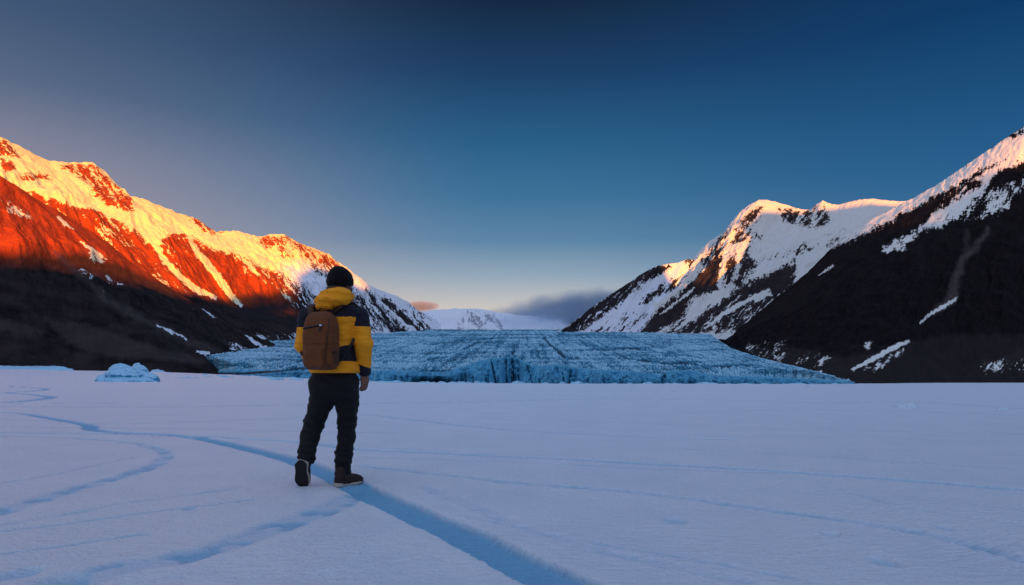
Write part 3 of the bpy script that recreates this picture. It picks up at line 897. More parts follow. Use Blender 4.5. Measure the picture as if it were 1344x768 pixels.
def snow_plain():
    th = np.concatenate([np.linspace(-180, -44, 46)[:-1], np.linspace(-44, 44, 1150), np.linspace(44, 180, 46)[1:-1]])
    th = np.radians(th)
    rr = np.concatenate([np.geomspace(.12, 2.55, 26)[:-1], HC * F / np.arange(301, 6.0, -.5), np.geomspace(HC * F / 6.0, 11000, 70)[1:]])
    Rr, Th = np.meshgrid(rr, th, indexing='ij')
    X = Rr * np.sin(Th); Y = Rr * np.cos(Th)
    Z = np.zeros_like(X)
    # the plain sinks gently to the ice front and lifts to the left hand shore
    px = np.where(Y > .1, CX + X / np.maximum(Y, .1) * F, np.where(X < 0, -2000, 3000))
    rowf = np.interp(px, [-300, 0, 120, 200, 270, 400, 520, 640, 760, 900, 1344, 1800], [486, 487.5, 488.5, 489.5, 491, 497, 501.5, 503.6, 504.2, 504.6, 505.6, 506])
    rowf = rowf + .8 * fbm(px / 60, px * 0 + 3, o=3) + .6 * fbm(px / 9, px * 0 + 8, o=4, gain=.6)
    zf = HC - (rowf - HZ) / F * 720
    Z += zf * sstep(45, 720, Rr) * np.clip(Rr, 0, 2500) / 720 * (Y > -50) * np.where(Rr > 720, 720 / np.maximum(np.clip(Rr, 0, 2500), 1), 1)
    near = Rr < 160
    # wind ripples, soft drifts
    a = X * .82 + Y * .57; c = -X * .57 + Y * .82
    fade = np.exp(-Rr / 60)
    drift = fbm(X / 2.6, Y / 1.3, o=3) * .012 + fbm(X / 14, Y / 9, o=2) * .03
    wr = fbm(a / .6, c / .6, o=2)
    rip = (1 - np.abs(perlin(a / .42 + wr * .9, c / .085 + wr * 1.3))) ** 2 * .010 + fbm(a / .13, c / .04, o=3) * .008
    patchy = .45 + .55 * sstep(-.25, .35, fbm(X / 1.7, Y / 1.7, o=2))
    Z += (drift + rip * patchy * np.exp(-Rr / 14)) * fade
    ice = np.zeros_like(X)
    Xn, Yn = X.ravel(), Y.ravel(); Zr = Z.ravel(); ic = ice.ravel()
    sel = np.where((near & (Y > .5)).ravel())[0]
    xs, ys = Xn[sel], Yn[sel]
    wob = fbm(xs / .35, ys / .35, o=2); wob2 = fbm(xs / .09 + 5, ys / .09, o=2)
    dz = np.zeros(len(sel)); icv = np.zeros(len(sel))
    for pts, w, dep, lip, icf, ro in TRACKS:
        pl = smooth_line(pts, 7)
        G = ground_at(pl[:, 0], pl[:, 1])
        D = np.full(len(sel), 99.); SG = np.ones(len(sel))
        for i in range(len(G) - 1):
            a_, b_ = G[i], G[i + 1]
            R_ = w * 4 + .1
            m = np.where((xs > min(a_[0], b_[0]) - R_) & (xs < max(a_[0], b_[0]) + R_) & (ys > min(a_[1], b_[1]) - R_) & (ys < max(a_[1], b_[1]) + R_))[0]
            if not len(m):
                continue
            e = b_ - a_; t = np.clip(((xs[m] - a_[0]) * e[0] + (ys[m] - a_[1]) * e[1]) / (e @ e), 0, 1)
            qx, qy = xs[m] - a_[0] - t * e[0], ys[m] - a_[1] - t * e[1]
            dd = np.hypot(qx, qy)
            up = dd < D[m]
            D[m[up]] = dd[up]; SG[m[up]] = np.sign(e[0] * qy - e[1] * qx)[up]
        Dw = D * (1 + .28 * wob * ro) + wob2 * .03 * ro
        if ro > .9:          # broken, trodden
            brk = .35 + .65 * sstep(-.1, .3, fbm(xs / .22 + w * 90, ys / .22, o=2))
        else:
            brk = 1
        x_ = Dw / w
        prof_ = -dep * (1 - sstep(.62 if w > .15 and w < .2 else .35, 1.04, x_)) * brk
        lipp = lip * np.exp(-((x_ - 1.35) / .35) ** 2) * (.6 + .4 * wob) * np.where(SG < 0, 1.0, .55)
        m2 = D < 90
        dz += np.where(m2, prof_ + lipp * .35, 0)
        icv = np.maximum(icv, np.where(m2, icf * (1 - sstep(.7 if w > .15 and w < .2 else .45, 1.08, x_)) * brk, 0))
    # single foot holes
    for hx, hy, r_ in [(888, 683, .10), (1160, 737, .09), (1240, 693, .07), (90, 762, .13), (28, 752, .1), (1090, 700, .06), (780, 655, .05), (250, 668, .06)]:
        g = ground_at(hx, hy)
        q = np.hypot((xs - g[0]) / 1.0, (ys - g[1]) / 1.3) / r_ * (1 + .25 * wob)
        dz -= .02 * (1 - sstep(.4, 1.0, q)); dz += .002 * np.exp(-((q - 1.25) / .3) ** 2)
        icv = np.maximum(icv, .4 * (1 - sstep(.4, 1, q)))
    # the snow is firm under the right boot
    dz *= sstep(.10, .26, np.hypot((xs - (OXB + .06)) / 1.0, ys - 5.70))
    Zr[sel] += dz; ic[sel] = icv
    # trodden snow under the boots
    v = np.stack([X, Y, Zr.reshape(X.shape)], -1)
    nr, nc = X.shape
    i = np.arange(nr * nc).reshape(nr, nc); i2 = np.roll(i, -1, axis=1)
    f = np.stack([i[:-1], i2[:-1], i2[1:], i[1:]], -1).reshape(-1, 4)[:, ::-1]
    V = np.vstack([v.reshape(-1, 3), [[0, 0, 0]]])
    cidx = nr * nc
    k = np.arange(0, nc - 1, 2)
    cap_ = np.stack([np.full(len(k), cidx), i[0, (k + 2) % nc], i[0, (k + 1) % nc], i[0, k]], 1)
    far = np.concatenate([sstep(60, 500, Rr).ravel(), [0]])
    o = mesh_np('snow_ground', V, np.vstack([f, cap_]), m_plain, attrs=dict(ice=np.concatenate([ic, [0]]), far=far))
    return tag(o, 'wide wind packed snow plain crossed by blue cracks and thin tracks', 'snow', kind='structure')


m_plain, nt, b = new_mat('plain_snow')
tc = texco(nt)
n1 = noise_n(nt, tc, 1.1, 4); n2 = noise_n(nt, tc, 34, 5, .7)
base = mixc(nt, ramp(nt, n1, [(.3, 0.), (.7, 1.)]), (.74, .79, .88), (.82, .85, .92))
icm = math_n(nt, 'MULTIPLY', attr(nt, 'ice'), math_n(nt, 'ADD', math_n(nt, 'MULTIPLY', n2, .35), .8), True)
L(nt, mixc(nt, icm, base, (.17, .45, .67)), b.inputs['Base Color'])
rg = math_n(nt, 'SUBTRACT', .42, math_n(nt, 'MULTIPLY', icm, -.2))
L(nt, rg, b.inputs['Roughness']); b.inputs['Specular IOR Level'].default_value = .7
bump(nt, b, math_n(nt, 'ADD', n2, math_n(nt, 'MULTIPLY', noise_n(nt, vmap(nt, tc, (7, 19, 9)), 1, 5, .65), 1.6)), 1.0, .022)
snow_plain()


# ------------------------------------------------------------------ loose ice
m_ice, nt, b = new_mat('berg_ice')
tc = texco(nt)
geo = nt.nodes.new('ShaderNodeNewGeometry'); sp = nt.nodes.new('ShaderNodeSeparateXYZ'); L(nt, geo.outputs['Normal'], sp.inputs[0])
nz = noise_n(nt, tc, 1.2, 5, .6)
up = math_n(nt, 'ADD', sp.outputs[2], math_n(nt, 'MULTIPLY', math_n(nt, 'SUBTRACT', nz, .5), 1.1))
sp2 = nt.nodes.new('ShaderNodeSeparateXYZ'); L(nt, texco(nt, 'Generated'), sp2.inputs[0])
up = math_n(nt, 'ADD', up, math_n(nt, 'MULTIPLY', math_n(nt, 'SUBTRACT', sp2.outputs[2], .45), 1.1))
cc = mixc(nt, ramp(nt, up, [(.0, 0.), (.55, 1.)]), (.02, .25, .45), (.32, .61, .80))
L(nt, cc, b.inputs['Base Color']); b.inputs['Roughness'].default_value = .35; b.inputs['Specular IOR Level'].default_value = .5
bump(nt, b, noise_n(nt, tc, 3.5, 6, .65), .5, .12)


m_lump = simple('crusted_snow', (.56, .66, .76), .6, .4, .14, .9, 4, .6, .1)


def plain_z(px, d):
    rowf = np.interp(px, [-300, 0, 120, 200, 270, 400, 520, 640, 760, 900, 1344, 1800], [486, 487.5, 488.5, 489.5, 491, 497, 501.5, 503.6, 504.2, 504.6, 505.6, 506])
    zf = HC - (rowf - HZ) / F * 720
    return float(zf * sstep(45, 720, d) * d / 720)


def find_d(px, py):
    ds = np.geomspace(8, 700, 600)
    rw = np.array([HZ - (plain_z(px, x) - HC) / x * F for x in ds])
    return float(ds[np.argmin(np.abs(rw - py))])


def berg(name, label, cat, cpx, bpy_, lumps, seed, h, depth=.55, group=None, nz=.085, cut=None):
    """lumps: (px offset, py top/centre offset, half width px, half height px)"""
    d = find_d(cpx, bpy_); s = d / F
    pr = np.random.default_rng(int(seed))
    prn = pr.normal(size=(14, 3)); prn[:, 2] = np.abs(prn[:, 2]) * .7; prn /= np.linalg.norm(prn, axis=1)[:, None]
    Wm = max(abs(l[0]) + l[2] for l in lumps) * s; Hm = max(-l[1] + l[3] for l in lumps) * s
    off_ = (np.sqrt((prn[:, 0] * Wm) ** 2 + (prn[:, 1] * Wm * depth) ** 2 + (prn[:, 2] * Hm * .65) ** 2)) * pr.uniform(.56, .88, 14)

    def fn(X, Y, Z):
        r = None
        for (ox, oy, hw, hh) in lumps:
            e = ell(X, Y, Z, (ox * s, (hw * .12) * s, -oy * s), (hw * s, hw * s * depth, hh * s))
            r = e if r is None else smin(r, e, 1.2 * s)
        for k_ in range(14):
            n_ = prn[k_]
            r = smax(r, X * n_[0] + Y * n_[1] + (Z - .35 * Hm) * n_[2] - off_[k_], 1.0 * s)
        S1 = 9 * s; S2 = 3.2 * s
        r = r + nz * 22 * s * (np.abs(perlin(X / S1 + seed, Y / S1, Z / S1)) * 1.1 - .3) + nz * 9 * s * perlin(X / S2, Y / S2 + seed, Z / S2)
        return r
    W = max(abs(l[0]) + l[2] for l in lumps) * 1.15 * s; Ht = max(-l[1] + l[3] for l in lumps) * 1.2 * s
    v, q = surface_nets(fn, (-W, -W * .8, -.35 * Ht - 2 * s), (W, W * .8, Ht), h * s)
    # no need of what is buried
    o = mesh_np(name, v, q, m_lump if seed > 10 and seed < 30 else m_ice)
    o.location = ((cpx - CX) / F * d, d, plain_z(cpx, d) - 1.0 * s)
    return tag(o, label, cat, group)


berg('iceberg', 'pale blue iceberg with two rounded humps standing in the snow on the left', 'iceberg', 167, 502,
     [(0, -1, 48, 8), (-4, -9, 28, 12), (15, -12, 13, 15), (10, -9, 20, 11), (-9, -16, 16, 9.5), (28, -5, 19, 8), (-28, -4, 19, 7)], 2.0, .62)
berg('ice_floe', 'long flat blue ice slab below the dark shore at the left edge', 'ice', 40, 489, [(0, -3, 66, 6.5), (30, -4, 32, 5.5), (-40, -4, 40, 6)], 5.0, .8, depth=.35, nz=.05)
berg('ice_block', 'small pale ice hump beside the right side of the two humped iceberg', 'ice', 206, 490, [(0, -2, 9, 4), (4, -1, 12, 2.6)], 8.0, .5)
berg('ice_block', 'low rough ice lump lying alone on the snow far right', 'ice', 1190, 535, [(0, -1, 23, 4.0), (8, -2, 12, 4.2), (-8, -2, 10, 3.6)], 11.0, .4, nz=.12)
berg('ice_block', 'tiny white ice heap just in front of the right end of the glacier', 'ice', 1064, 508.5, [(0, -1, 9, 3.2), (3, -2, 5, 3.2)], 14.0, .4, nz=.12)
berg('ice_block', 'faint flat ice lump near the right edge of the snow plain', 'ice', 1317, 537, [(0, -.5, 12, 1.9), (4, -.6, 6, 2.0)], 17.0, .35, nz=.1)
berg('ice_block', 'little flat ice crust in the snow in front of the middle of the glacier', 'ice', 1000, 535, [(0, -.3, 8, 1.4), (-3, -.5, 4, 1.5)], 20.0, .3, nz=.1)
berg('ice_block', 'pale ice bump on the snow edge under the tall dark slots of the ice front', 'ice', 584, 506, [(0, -.6, 5, 2.0), (3, -.6, 3, 1.6)], 23.0, .3, nz=.1)
berg('ice_block', 'thin ice crust on the snow between the glacier front and the plain, right of centre', 'ice', 884, 514.5, [(0, -.2, 9, 1.2), (5, -.3, 4, 1.4)], 26.0, .3, nz=.1)


chip = berg('ice_chip', 'small broken ice chip at the line where the snow plain meets the glacier', 'ice', 300, 497.5, [(0, -.8, 5, 2.4), (2, -1, 3, 2.6)], 31.0, .5, group='ice chips along the glacier foot', nz=.12)
for k_ in range(84):
    cx_ = float(rng.choice([rng.uniform(205, 395), rng.uniform(480, 1100)])); py_ = None
    d_ = float(rng.uniform(330, 640))
    o = chip.copy(); link(o)
    base_s = find_d(300, 497.5) / F
    sc_ = rng.uniform(.4, 1.7) ** 1.3 * (d_ / F) / base_s
    o.location = ((cx_ - CX) / F * d_, d_, plain_z(cx_, d_) - .3 * sc_); o.scale = (sc_ * rng.uniform(.8, 1.9), sc_, sc_ * rng.uniform(.6, 1.1)); o.rotation_euler = (0, 0, rng.uniform(0, 6.28))


# ------------------------------------------------------------------ cloud
def cloud(name, label, c, r, dens, col, seed, scale, aniso=.3):
    o_ = []
    th = np.linspace(0, PI, 25); phv = np.linspace(0, 2 * PI, 41)[:-1]
    V = np.array([(math.sin(a) * math.cos(p), math.sin(a) * math.sin(p), math.cos(a)) for a in th for p in phv])
    i = np.arange(25 * 40).reshape(25, 40); i2 = np.roll(i, -1, 1)
    f = np.stack([i[:-1], i[1:], i2[1:], i2[:-1]], -1).reshape(-1, 4)
    m = bpy.data.materials.new(name + '_vapour'); m.use_nodes = True
    nt = m.node_tree
    for n in list(nt.nodes):
        nt.nodes.remove(n)
    out = nt.nodes.new('ShaderNodeOutputMaterial'); pv = nt.nodes.new('ShaderNodeVolumePrincipled')
    L(nt, pv.outputs[0], out.inputs['Volume'])
    tc = texco(nt)
    ln = nt.nodes.new('ShaderNodeVectorMath'); ln.operation = 'LENGTH'; L(nt, tc, ln.inputs[0])
    nz = noise_n(nt, vmap(nt, tc, (r[0] / scale, r[1] / scale, r[2] / scale * 1.4)), 1, 5, .6)
    fall_ = math_n(nt, 'SUBTRACT', 1.0, ln.outputs['Value'])
    dn = math_n(nt, 'ADD', math_n(nt, 'MULTIPLY', fall_, 2.1), math_n(nt, 'MULTIPLY', math_n(nt, 'SUBTRACT', nz, .50), 2.0), True)
    L(nt, math_n(nt, 'MULTIPLY', dn, dens), pv.inputs['Density'])
    pv.inputs['Color'].default_value = col + (1,); pv.inputs['Anisotropy'].default_value = aniso
    o = mesh_np(name, V, f, m)
    o.location = c; o.scale = r; o['seed'] = seed
    o.rotation_euler = (0, math.radians(-9) if r[0] > 400 else 0, 0)
    return tag(o, label, 'cloud')


cloud('cloud', 'low grey cloud bank lying behind the right hand slopes over the valley head', wp(735, 423, 4720), (900, 230, 215), .013, (.56, .77, 1.0), 1, 330)
cloud('cloud', 'thin pale mist low in front of the snow slopes at the valley head', wp(672, 428, 4420), (820, 150, 105), .0035, (.7, .84, 1.0), 3, 400)
cloud('cloud', 'small wisp of orange lit cloud above the end of the left range', wp(551, 402, 7600), (230, 120, 62), .03, (.95, .95, .95), 2, 120)


# ------------------------------------------------------------------ the hiker
DB = 5.66
OX, OY = (438 - CX) / F * DB, DB


def P(px, py, dy=0.0):
    """body point relative to the hiker's base"""
    q = wp(px, py, DB + dy)
    return np.array([q[0] - OX, q[1] - OY, q[2]])


S = DB / F
YAW = math.radians(-24)          # turned to the right


def fabric(name, col, rough=.75, weave=900, crease=19, cstr=.75, cdist=.03, sheen=.04, var=.14):
    m, nt, b = new_mat(name)
    tc = texco(nt)
    v = noise_n(nt, tc, 9, 4)
    L(nt, mixc(nt, v, tuple(c * (1 - var) for c in col), tuple(c * (1 + var) for c in col)), b.inputs['Base Color'])
    b.inputs['Roughness'].default_value = rough; b.inputs['Specular IOR Level'].default_value = .25
    b.inputs['Sheen Weight'].default_value = sheen; b.inputs['Sheen Roughness'].default_value = .5
    h = math_n(nt, 'ADD', noise_n(nt, vmap(nt, tc, (.6, .6, 1.6)), crease, 3, .5), math_n(nt, 'MULTIPLY', noise_n(nt, tc, weave, 2), .06))
    bump(nt, b, h, cstr, cdist)
    return m


m_yel = fabric('yellow_shell', (.92, .33, .007))
m_navy = fabric('navy_shell', (.008, .008, .017))
m_trs = fabric('dark_trouser_cloth', (.0055, .005, .0075), crease=18, cstr=.5)
m_pack = fabric('brown_canvas', (.135, .038, .008), rough=.65, crease=10, cstr=.5, var=.28)
m_packd = fabric('brown_webbing', (.06, .026, .012), rough=.7, crease=60, cstr=.3, cdist=.002)
m_blackw = fabric('black_webbing', (.012, .012, .016), crease=60, cstr=.3, cdist=.002)
m_skin = simple('skin', (.21, .095, .062), .5, .3, .08, 40)
m_hair = simple('dark_hair', (.02, .014, .011), .6, .3, .3, 200, 500, .6, .002)
m_shoe = simple('dark_leather', (.026, .013, .010), .6, .25, .2, 30, 200, .3, .002)
m_rub = simple('pale_rubber', (.42, .37, .32), .7, .3, .15, 60)
m_out = simple('black_rubber', (.012, .011, .012), .7, .3, .2, 60)
m_metal = simple('bright_metal', (.6, .6, .62), .35, .5, .05, 30); m_metal.node_tree.nodes['Principled BSDF'].inputs['Metallic'].default_value = .8

m_beanie, nt, b = new_mat('black_knit')
tc = texco(nt)
b.inputs['Base Color'].default_value = (.006, .005, .0065, 1); b.inputs['Roughness'].default_value = .95; b.inputs['Specular IOR Level'].default_value = .15; b.inputs['Sheen Weight'].default_value = .05
sp = nt.nodes.new('ShaderNodeSeparateXYZ'); L(nt, tc, sp.inputs[0])
wv = nt.nodes.new('ShaderNodeTexWave'); wv.inputs['Scale'].default_value = 28; wv.inputs['Distortion'].default_value = 1.5; L(nt, tc, wv.inputs['Vector'])
bump(nt, b, math_n(nt, 'ADD', wv.outputs['Fac'], noise_n(nt, tc, 260, 3)), .5, .004)

HYAW = math.radians(-34)
HC_ = P(447.5, 372, .02)
fw = np.array([-math.sin(HYAW), math.cos(HYAW), 0])       # where the face looks
rt = np.array([math.cos(HYAW), math.sin(HYAW), 0])
bf = np.array([-math.sin(YAW), math.cos(YAW), 0]); br = np.array([math.cos(YAW), math.sin(YAW), 0])

sh_r, el_r, wr_r = P(472, 416, -.01), P(477, 452, -.05), P(478, 488, .03)
sh_l, el_l, wr_l = P(404, 416, -.03), P(399, 452, -.02), P(412, 481, .20)
hip_l, kn_l, an_l = P(422, 508, 0), P(411, 556, -.01), P(402.5, 601, -.10)
hip_r, kn_r, an_r = P(455, 508, .03), P(455.5, 556, .04), P(450.5, 618, .03)


def finger(X, Y, Z, base, d1, d2, lens, r):
    a = np.array(base); b_ = a + np.array(d1) * lens[0]; c_ = b_ + (np.array(d1) + np.array(d2)) / np.linalg.norm(np.array(d1) + np.array(d2)) * lens[1]; e_ = c_ + np.array(d2) * lens[2]
    return np.minimum(np.minimum(cap(X, Y, Z, a, b_, r, r * .95), cap(X, Y, Z, b_, c_, r * .95, r * .88)), cap(X, Y, Z, c_, e_, r * .88, r * .75))


def hand_sdf(X, Y, Z, wr, down, fwd, out_, thumb_side=1):
    """relaxed hand: down = along the forearm, fwd = thumb direction, out_ = back of the hand"""
    down, fwd, out_ = [np.array(q, float) / np.linalg.norm(q) for q in (down, fwd, out_)]
    palm = wr + down * .055
    x = (X - palm[0]) * fwd[0] + (Y - palm[1]) * fwd[1] + (Z - palm[2]) * fwd[2]
    y = (X - palm[0]) * out_[0] + (Y - palm[1]) * out_[1] + (Z - palm[2]) * out_[2]
    z = (X - palm[0]) * down[0] + (Y - palm[1]) * down[1] + (Z - palm[2]) * down[2]
    r = rbox(x, y, z, (.040, .015, .050), .014)
    r = smin(r, cap(X, Y, Z, wr - down * .05, wr + down * .02, .026, .027), .02)
    for i, (o_, ln) in enumerate([(.030, .9), (.010, 1.0), (-.010, .95), (-.029, .75)]):
        base = palm + fwd * o_ + down * .045
        d1 = down * .88 - out_ * .35 + fwd * .02; d1 /= np.linalg.norm(d1)
        d2 = down * .25 - out_ * .95; d2 /= np.linalg.norm(d2)
        r = smin(r, finger(X, Y, Z, base, d1, d2, (.042 * ln, .026 * ln, .02 * ln), .0092 - .0008 * (i == 3)), .005)
    tb = palm - down * .02 + fwd * .034 - out_ * .006
    t1 = fwd * .55 + down * .75 - out_ * .3; t1 /= np.linalg.norm(t1)
    t2 = fwd * .1 + down * .9 - out_ * .4; t2 /= np.linalg.norm(t2)
    r = smin(r, finger(X, Y, Z, tb, t1, t2, (.035, .022, .014), .011), .008)
    return r


def body_sdf(X, Y, Z):
    hx, hy, hz = loc3(X, Y, Z, HC_, HYAW)
    r = ell(hx, hy, hz, (0, -.008, .02), (.076, .096, .105))
    r = smin(r, ell(hx, hy, hz, (0, .03, -.062), (.056, .062, .062)), .04)                  # jaw
    r = smin(r, ell(hx, hy, hz, (0, .072, -.100), (.024, .022, .020)), .02)                # chin
    r = smin(r, cap(hx, hy, hz, (0, .088, .012), (0, .106, -.028), .009, .014), .012)      # nose
    r = smin(r, cap(hx, hy, hz, (-.032, .084, .026), (.032, .084, .026), .010, .010), .014)  # brow
    for sx in (-1, 1):
        r = smax(r, -ell(hx, hy, hz, (sx * .031, .100, .008), (.019, .016, .012)), .008)
        r = smin(r, ell(hx, hy, hz, (sx * .031, .079, .008), (.0125, .0125, .0105)), .002)
        r = smin(r, ell(hx, hy, hz, (sx * .078, -.006, -.006), (.010, .022, .033)), .006)   # ears
    r = smin(r, ell(hx, hy, hz, (0, .090, -.061), (.024, .010, .006)), .004)               # lips
    r = smin(r, cap(hx, hy, hz, (0, .090, -.054), (0, .091, -.050), .006, .006), .004)
    nb = P(443, 398, .0)
    r = smin(r, cap(X, Y, Z, HC_ + np.array([0, -.01, -.06]), nb, .054, .062), .03)
    # trunk and limbs, under the clothes
    ch_, wa, pe = P(438, 425, .0), P(438, 462, .0), P(438, 498, .0)
    r = smin(r, ell(X, Y, Z, ch_, (.16, .095, .17), YAW), .05)
    r = smin(r, ell(X, Y, Z, wa, (.135, .09, .16), YAW), .06)
    r = smin(r, ell(X, Y, Z, pe, (.145, .10, .11), YAW), .06)
    r = smin(r, chain(X, Y, Z, [sh_r, el_r, wr_r], [.052, .042, .027]), .03)
    r = smin(r, chain(X, Y, Z, [sh_l, el_l, wr_l], [.052, .042, .027]), .03)
    r = smin(r, chain(X, Y, Z, [hip_l, kn_l, an_l], [.075, .052, .036]), .04)
    r = smin(r, chain(X, Y, Z, [hip_r, kn_r, an_r], [.075, .052, .036]), .04)
    r = smin(r, hand_sdf(X, Y, Z, wr_r + np.array([0, 0, .0]), (.02, .06, -1), bf + .25 * br, br - .2 * bf), .01)
    r = smin(r, hand_sdf(X, Y, Z, wr_l, (.35, .5, -.75), (.2, .5, .5), (-.8, .4, 0)), .01)
    # feet inside the boots
    r = smin(r, cap(X, Y, Z, an_l, P(398, 632, -.03), .034, .026), .02)
    r = smin(r, cap(X, Y, Z, an_r, P(465, 630, .14), .034, .024), .02)
    return r


v, q = surface_nets(body_sdf, P(384, 640, 0) + (0, -.35, .0), P(494, 345, 0) + (0, .42, 0), .0075)
cx_ = v[q].mean(1)
hxl = loc3(cx_[:, 0], cx_[:, 1], cx_[:, 2], HC_, HYAW)
eye = sum(((np.abs(hxl[0]) - .031)**2 + (hxl[1] - .086)**2 + (hxl[2] - .008)**2 < .011**2) for _ in (0,))
person = mesh_np('person', v, q, [m_skin, m_hair], midx=eye.astype(int))
person.location = (OX, OY, 0)
tag(person, 'hiker seen from behind in yellow and navy jacket, black beanie and dark trousers', 'person')

# beard
def beard_sdf(X, Y, Z):
    hx, hy, hz = loc3(X, Y, Z, HC_, HYAW)
    r = ell(hx, hy, hz, (0, .034, -.070), (.066, .070, .058))
    r = smax(r, -ell(hx, hy, hz, (0, .09, -.058), (.03, .03, .012)), .006)
    r = smax(r, hz + .030 - .02 * np.clip(np.abs(hx) / .06, 0, 1), .012)
    return r + .0025 * perlin(X * 120, Y * 120, Z * 120)


v, q = surface_nets(beard_sdf, HC_ - .14, HC_ + .14, .005)
mesh_np('beard', v, q, m_hair, person)


def hair_sdf(X, Y, Z):
    hx, hy, hz = loc3(X, Y, Z, HC_, HYAW)
    r = ell(hx, hy, hz, (0, -.020, -.01), (.079, .089, .092))
    r = smax(r, hz + .015, .01); r = smax(r, hy - .012, .01)
    return r + .002 * perlin(X * 120, Y * 120, Z * 120)


v, q = surface_nets(hair_sdf, HC_ - .14, HC_ + .14, .005)
mesh_np('hair', v, q, m_hair, person)


def beanie_sdf(X, Y, Z):
    hx, hy, hz = loc3(X, Y, Z, HC_, HYAW)
    r = ell(hx, hy, hz, (0, -.010, .022), (.101, .114, .112))
    r = smin(r, ell(hx, hy, hz, (0, -.03, .075), (.06, .07, .06)), .03)
    low = hz + .030 - .12 * np.clip(hy, -.2, .2)             # brim dips to the nape
    brim = np.abs(low - .03) - .032
    r = np.minimum(r, np.maximum(r - .005, brim))
    r = smax(r, -low, .006)
    r = smax(r, -ell(hx, hy, hz, (0, -.008, .0), (.083, .100, .10)), .004)
    return r + .0022 * perlin(X * 40, Y * 40, Z * 25)


v, q = surface_nets(beanie_sdf, HC_ - .17, HC_ + .19, .0055)
mesh_np('beanie', v, q, m_beanie, person)

# jacket
TOR = np.array([(491, 439, 33.5, 23), (480, 437.5, 34.5, 24), (468, 436.5, 32, 24), (450, 436, 31, 23.5), (432, 437, 32, 24), (418, 438.5, 34, 23), (408, 440, 32, 20), (401, 441, 25, 16), (394, 442, 16, 13.5), (388, 443, 12.5, 12.5)])


def torso_sdf(X, Y, Z, infl=0):
    zc = HC - (TOR[:, 0] - HZ) * S
    o_ = np.argsort(zc)
    cx = np.interp(Z, zc[o_], ((TOR[:, 1] - 438) * S)[o_]); rx = np.interp(Z, zc[o_], (TOR[:, 2] * S)[o_]) + infl; ry = np.interp(Z, zc[o_], (TOR[:, 3] * S)[o_]) + infl
    cs, sn = math.cos(YAW), math.sin(YAW)
    x0 = X - cx; y0 = Y
    x = x0 * cs + y0 * sn; y = -x0 * sn + y0 * cs
    rx = rx * 1.02
    e = (np.abs(x / rx)**2.4 + np.abs(y / ry)**2.4 + 1e-9)**(1 / 2.4)
    d = (e - 1) * np.minimum(rx, ry)
    return d, x, y


ZH = HC - (490 - HZ) * S
HOOD = P(438, 392, -.115)


def jacket_sdf(X, Y, Z):
    d, tx, ty = torso_sdf(X, Y, Z)
    # soft folds, drawn-in hem
    d = d + .010 * fbm(X * 9, Y * 9, Z * 15 + 3, o=3) + .005 * np.sin(Z * 70 + 3 * perlin(X * 7, Y * 7, Z * 7)) * sstep(1.15, .95, Z)
    d = smax(d, ZH - Z, .012)
    d = smax(d, Z - (HC - (389 - HZ) * S), .012)
    arms = None
    for (a, b_, c_, ra, rb, rc) in ((sh_r, el_r, wr_r, .078, .070, .052), (sh_l, el_l, wr_l, .076, .068, .052)):
        ar = chain(X, Y, Z, [a, b_, c_], [ra, rb, rc], .03)
        ax_d = (c_ - b_) / np.linalg.norm(c_ - b_)
        tt = (X - c_[0]) * ax_d[0] + (Y - c_[1]) * ax_d[1] + (Z - c_[2]) * ax_d[2]
        ar = smax(ar, tt - .028, .008)
        w_ = Z * 55 + 4 * perlin(X * 8, Y * 8, Z * 8) + (X - a[0]) * 25
        ar = ar + .011 * (.5 - np.abs(np.sin(w_ * .5)) ** .7) * (.35 + .65 * sstep(1.35, 1.15, Z)) * (.6 + .8 * perlin(X * 10 + 4, Y * 10, Z * 10)) + .006 * fbm(X * 12, Y * 12, Z * 18, o=2)
        arms = ar if arms is None else np.minimum(arms, ar)
    r = smin(d, arms, .012)
    return r


v, q = surface_nets(jacket_sdf, P(378, 500, 0) + (0, -.3, 0), P(496, 384, 0) + (0, .42, 0), .0065)
cf = v[q].mean(1)
ppy = HZ - (cf[:, 2] - HC) / S                      # height on the body, in picture rows at the hiker
d_t, tx, ty = torso_sdf(cf[:, 0], cf[:, 1], cf[:, 2])
x_r = (cf[:, 0]) / S + 438
wob = 1.0 * perlin(cf[:, 0] * 12, cf[:, 1] * 12, cf[:, 2] * 12)
arm_r = cap(cf[:, 0], cf[:, 1], cf[:, 2], sh_r, el_r, .078, .07); arm_r2 = cap(cf[:, 0], cf[:, 1], cf[:, 2], el_r, wr_r, .07, .052)
arm_l = np.minimum(cap(cf[:, 0], cf[:, 1], cf[:, 2], sh_l, el_l, .076, .068), cap(cf[:, 0], cf[:, 1], cf[:, 2], el_l, wr_l, .068, .052))
on_arm_r = np.minimum(arm_r, arm_r2) < d_t
on_arm_l = arm_l < d_t
yoke = np.where(on_arm_r, ppy + wob < 429.5, np.where(on_arm_l, ppy + wob < 431, ppy + wob < 418))
cuff_r = on_arm_r & (ppy + .45 * (x_r - 478) * -1 + wob > 480)
axl = (wr_l - el_l) / np.linalg.norm(wr_l - el_l)
cuff_l = on_arm_l & (((cf - wr_l) @ axl) > -.05)
side = (~on_arm_r) & (~on_arm_l) & (np.abs(tx) > .10) & (ppy > 457 - (x_r - 450) * .3) & (ppy < 474.5 + wob)
front_panel = (~on_arm_r) & (~on_arm_l) & (ty > .10) & (np.abs(tx) < .02)
mi = (yoke | cuff_r | cuff_l | side | front_panel).astype(int)
jacket = mesh_np('jacket', v, q, [m_yel, m_navy], person, midx=mi)


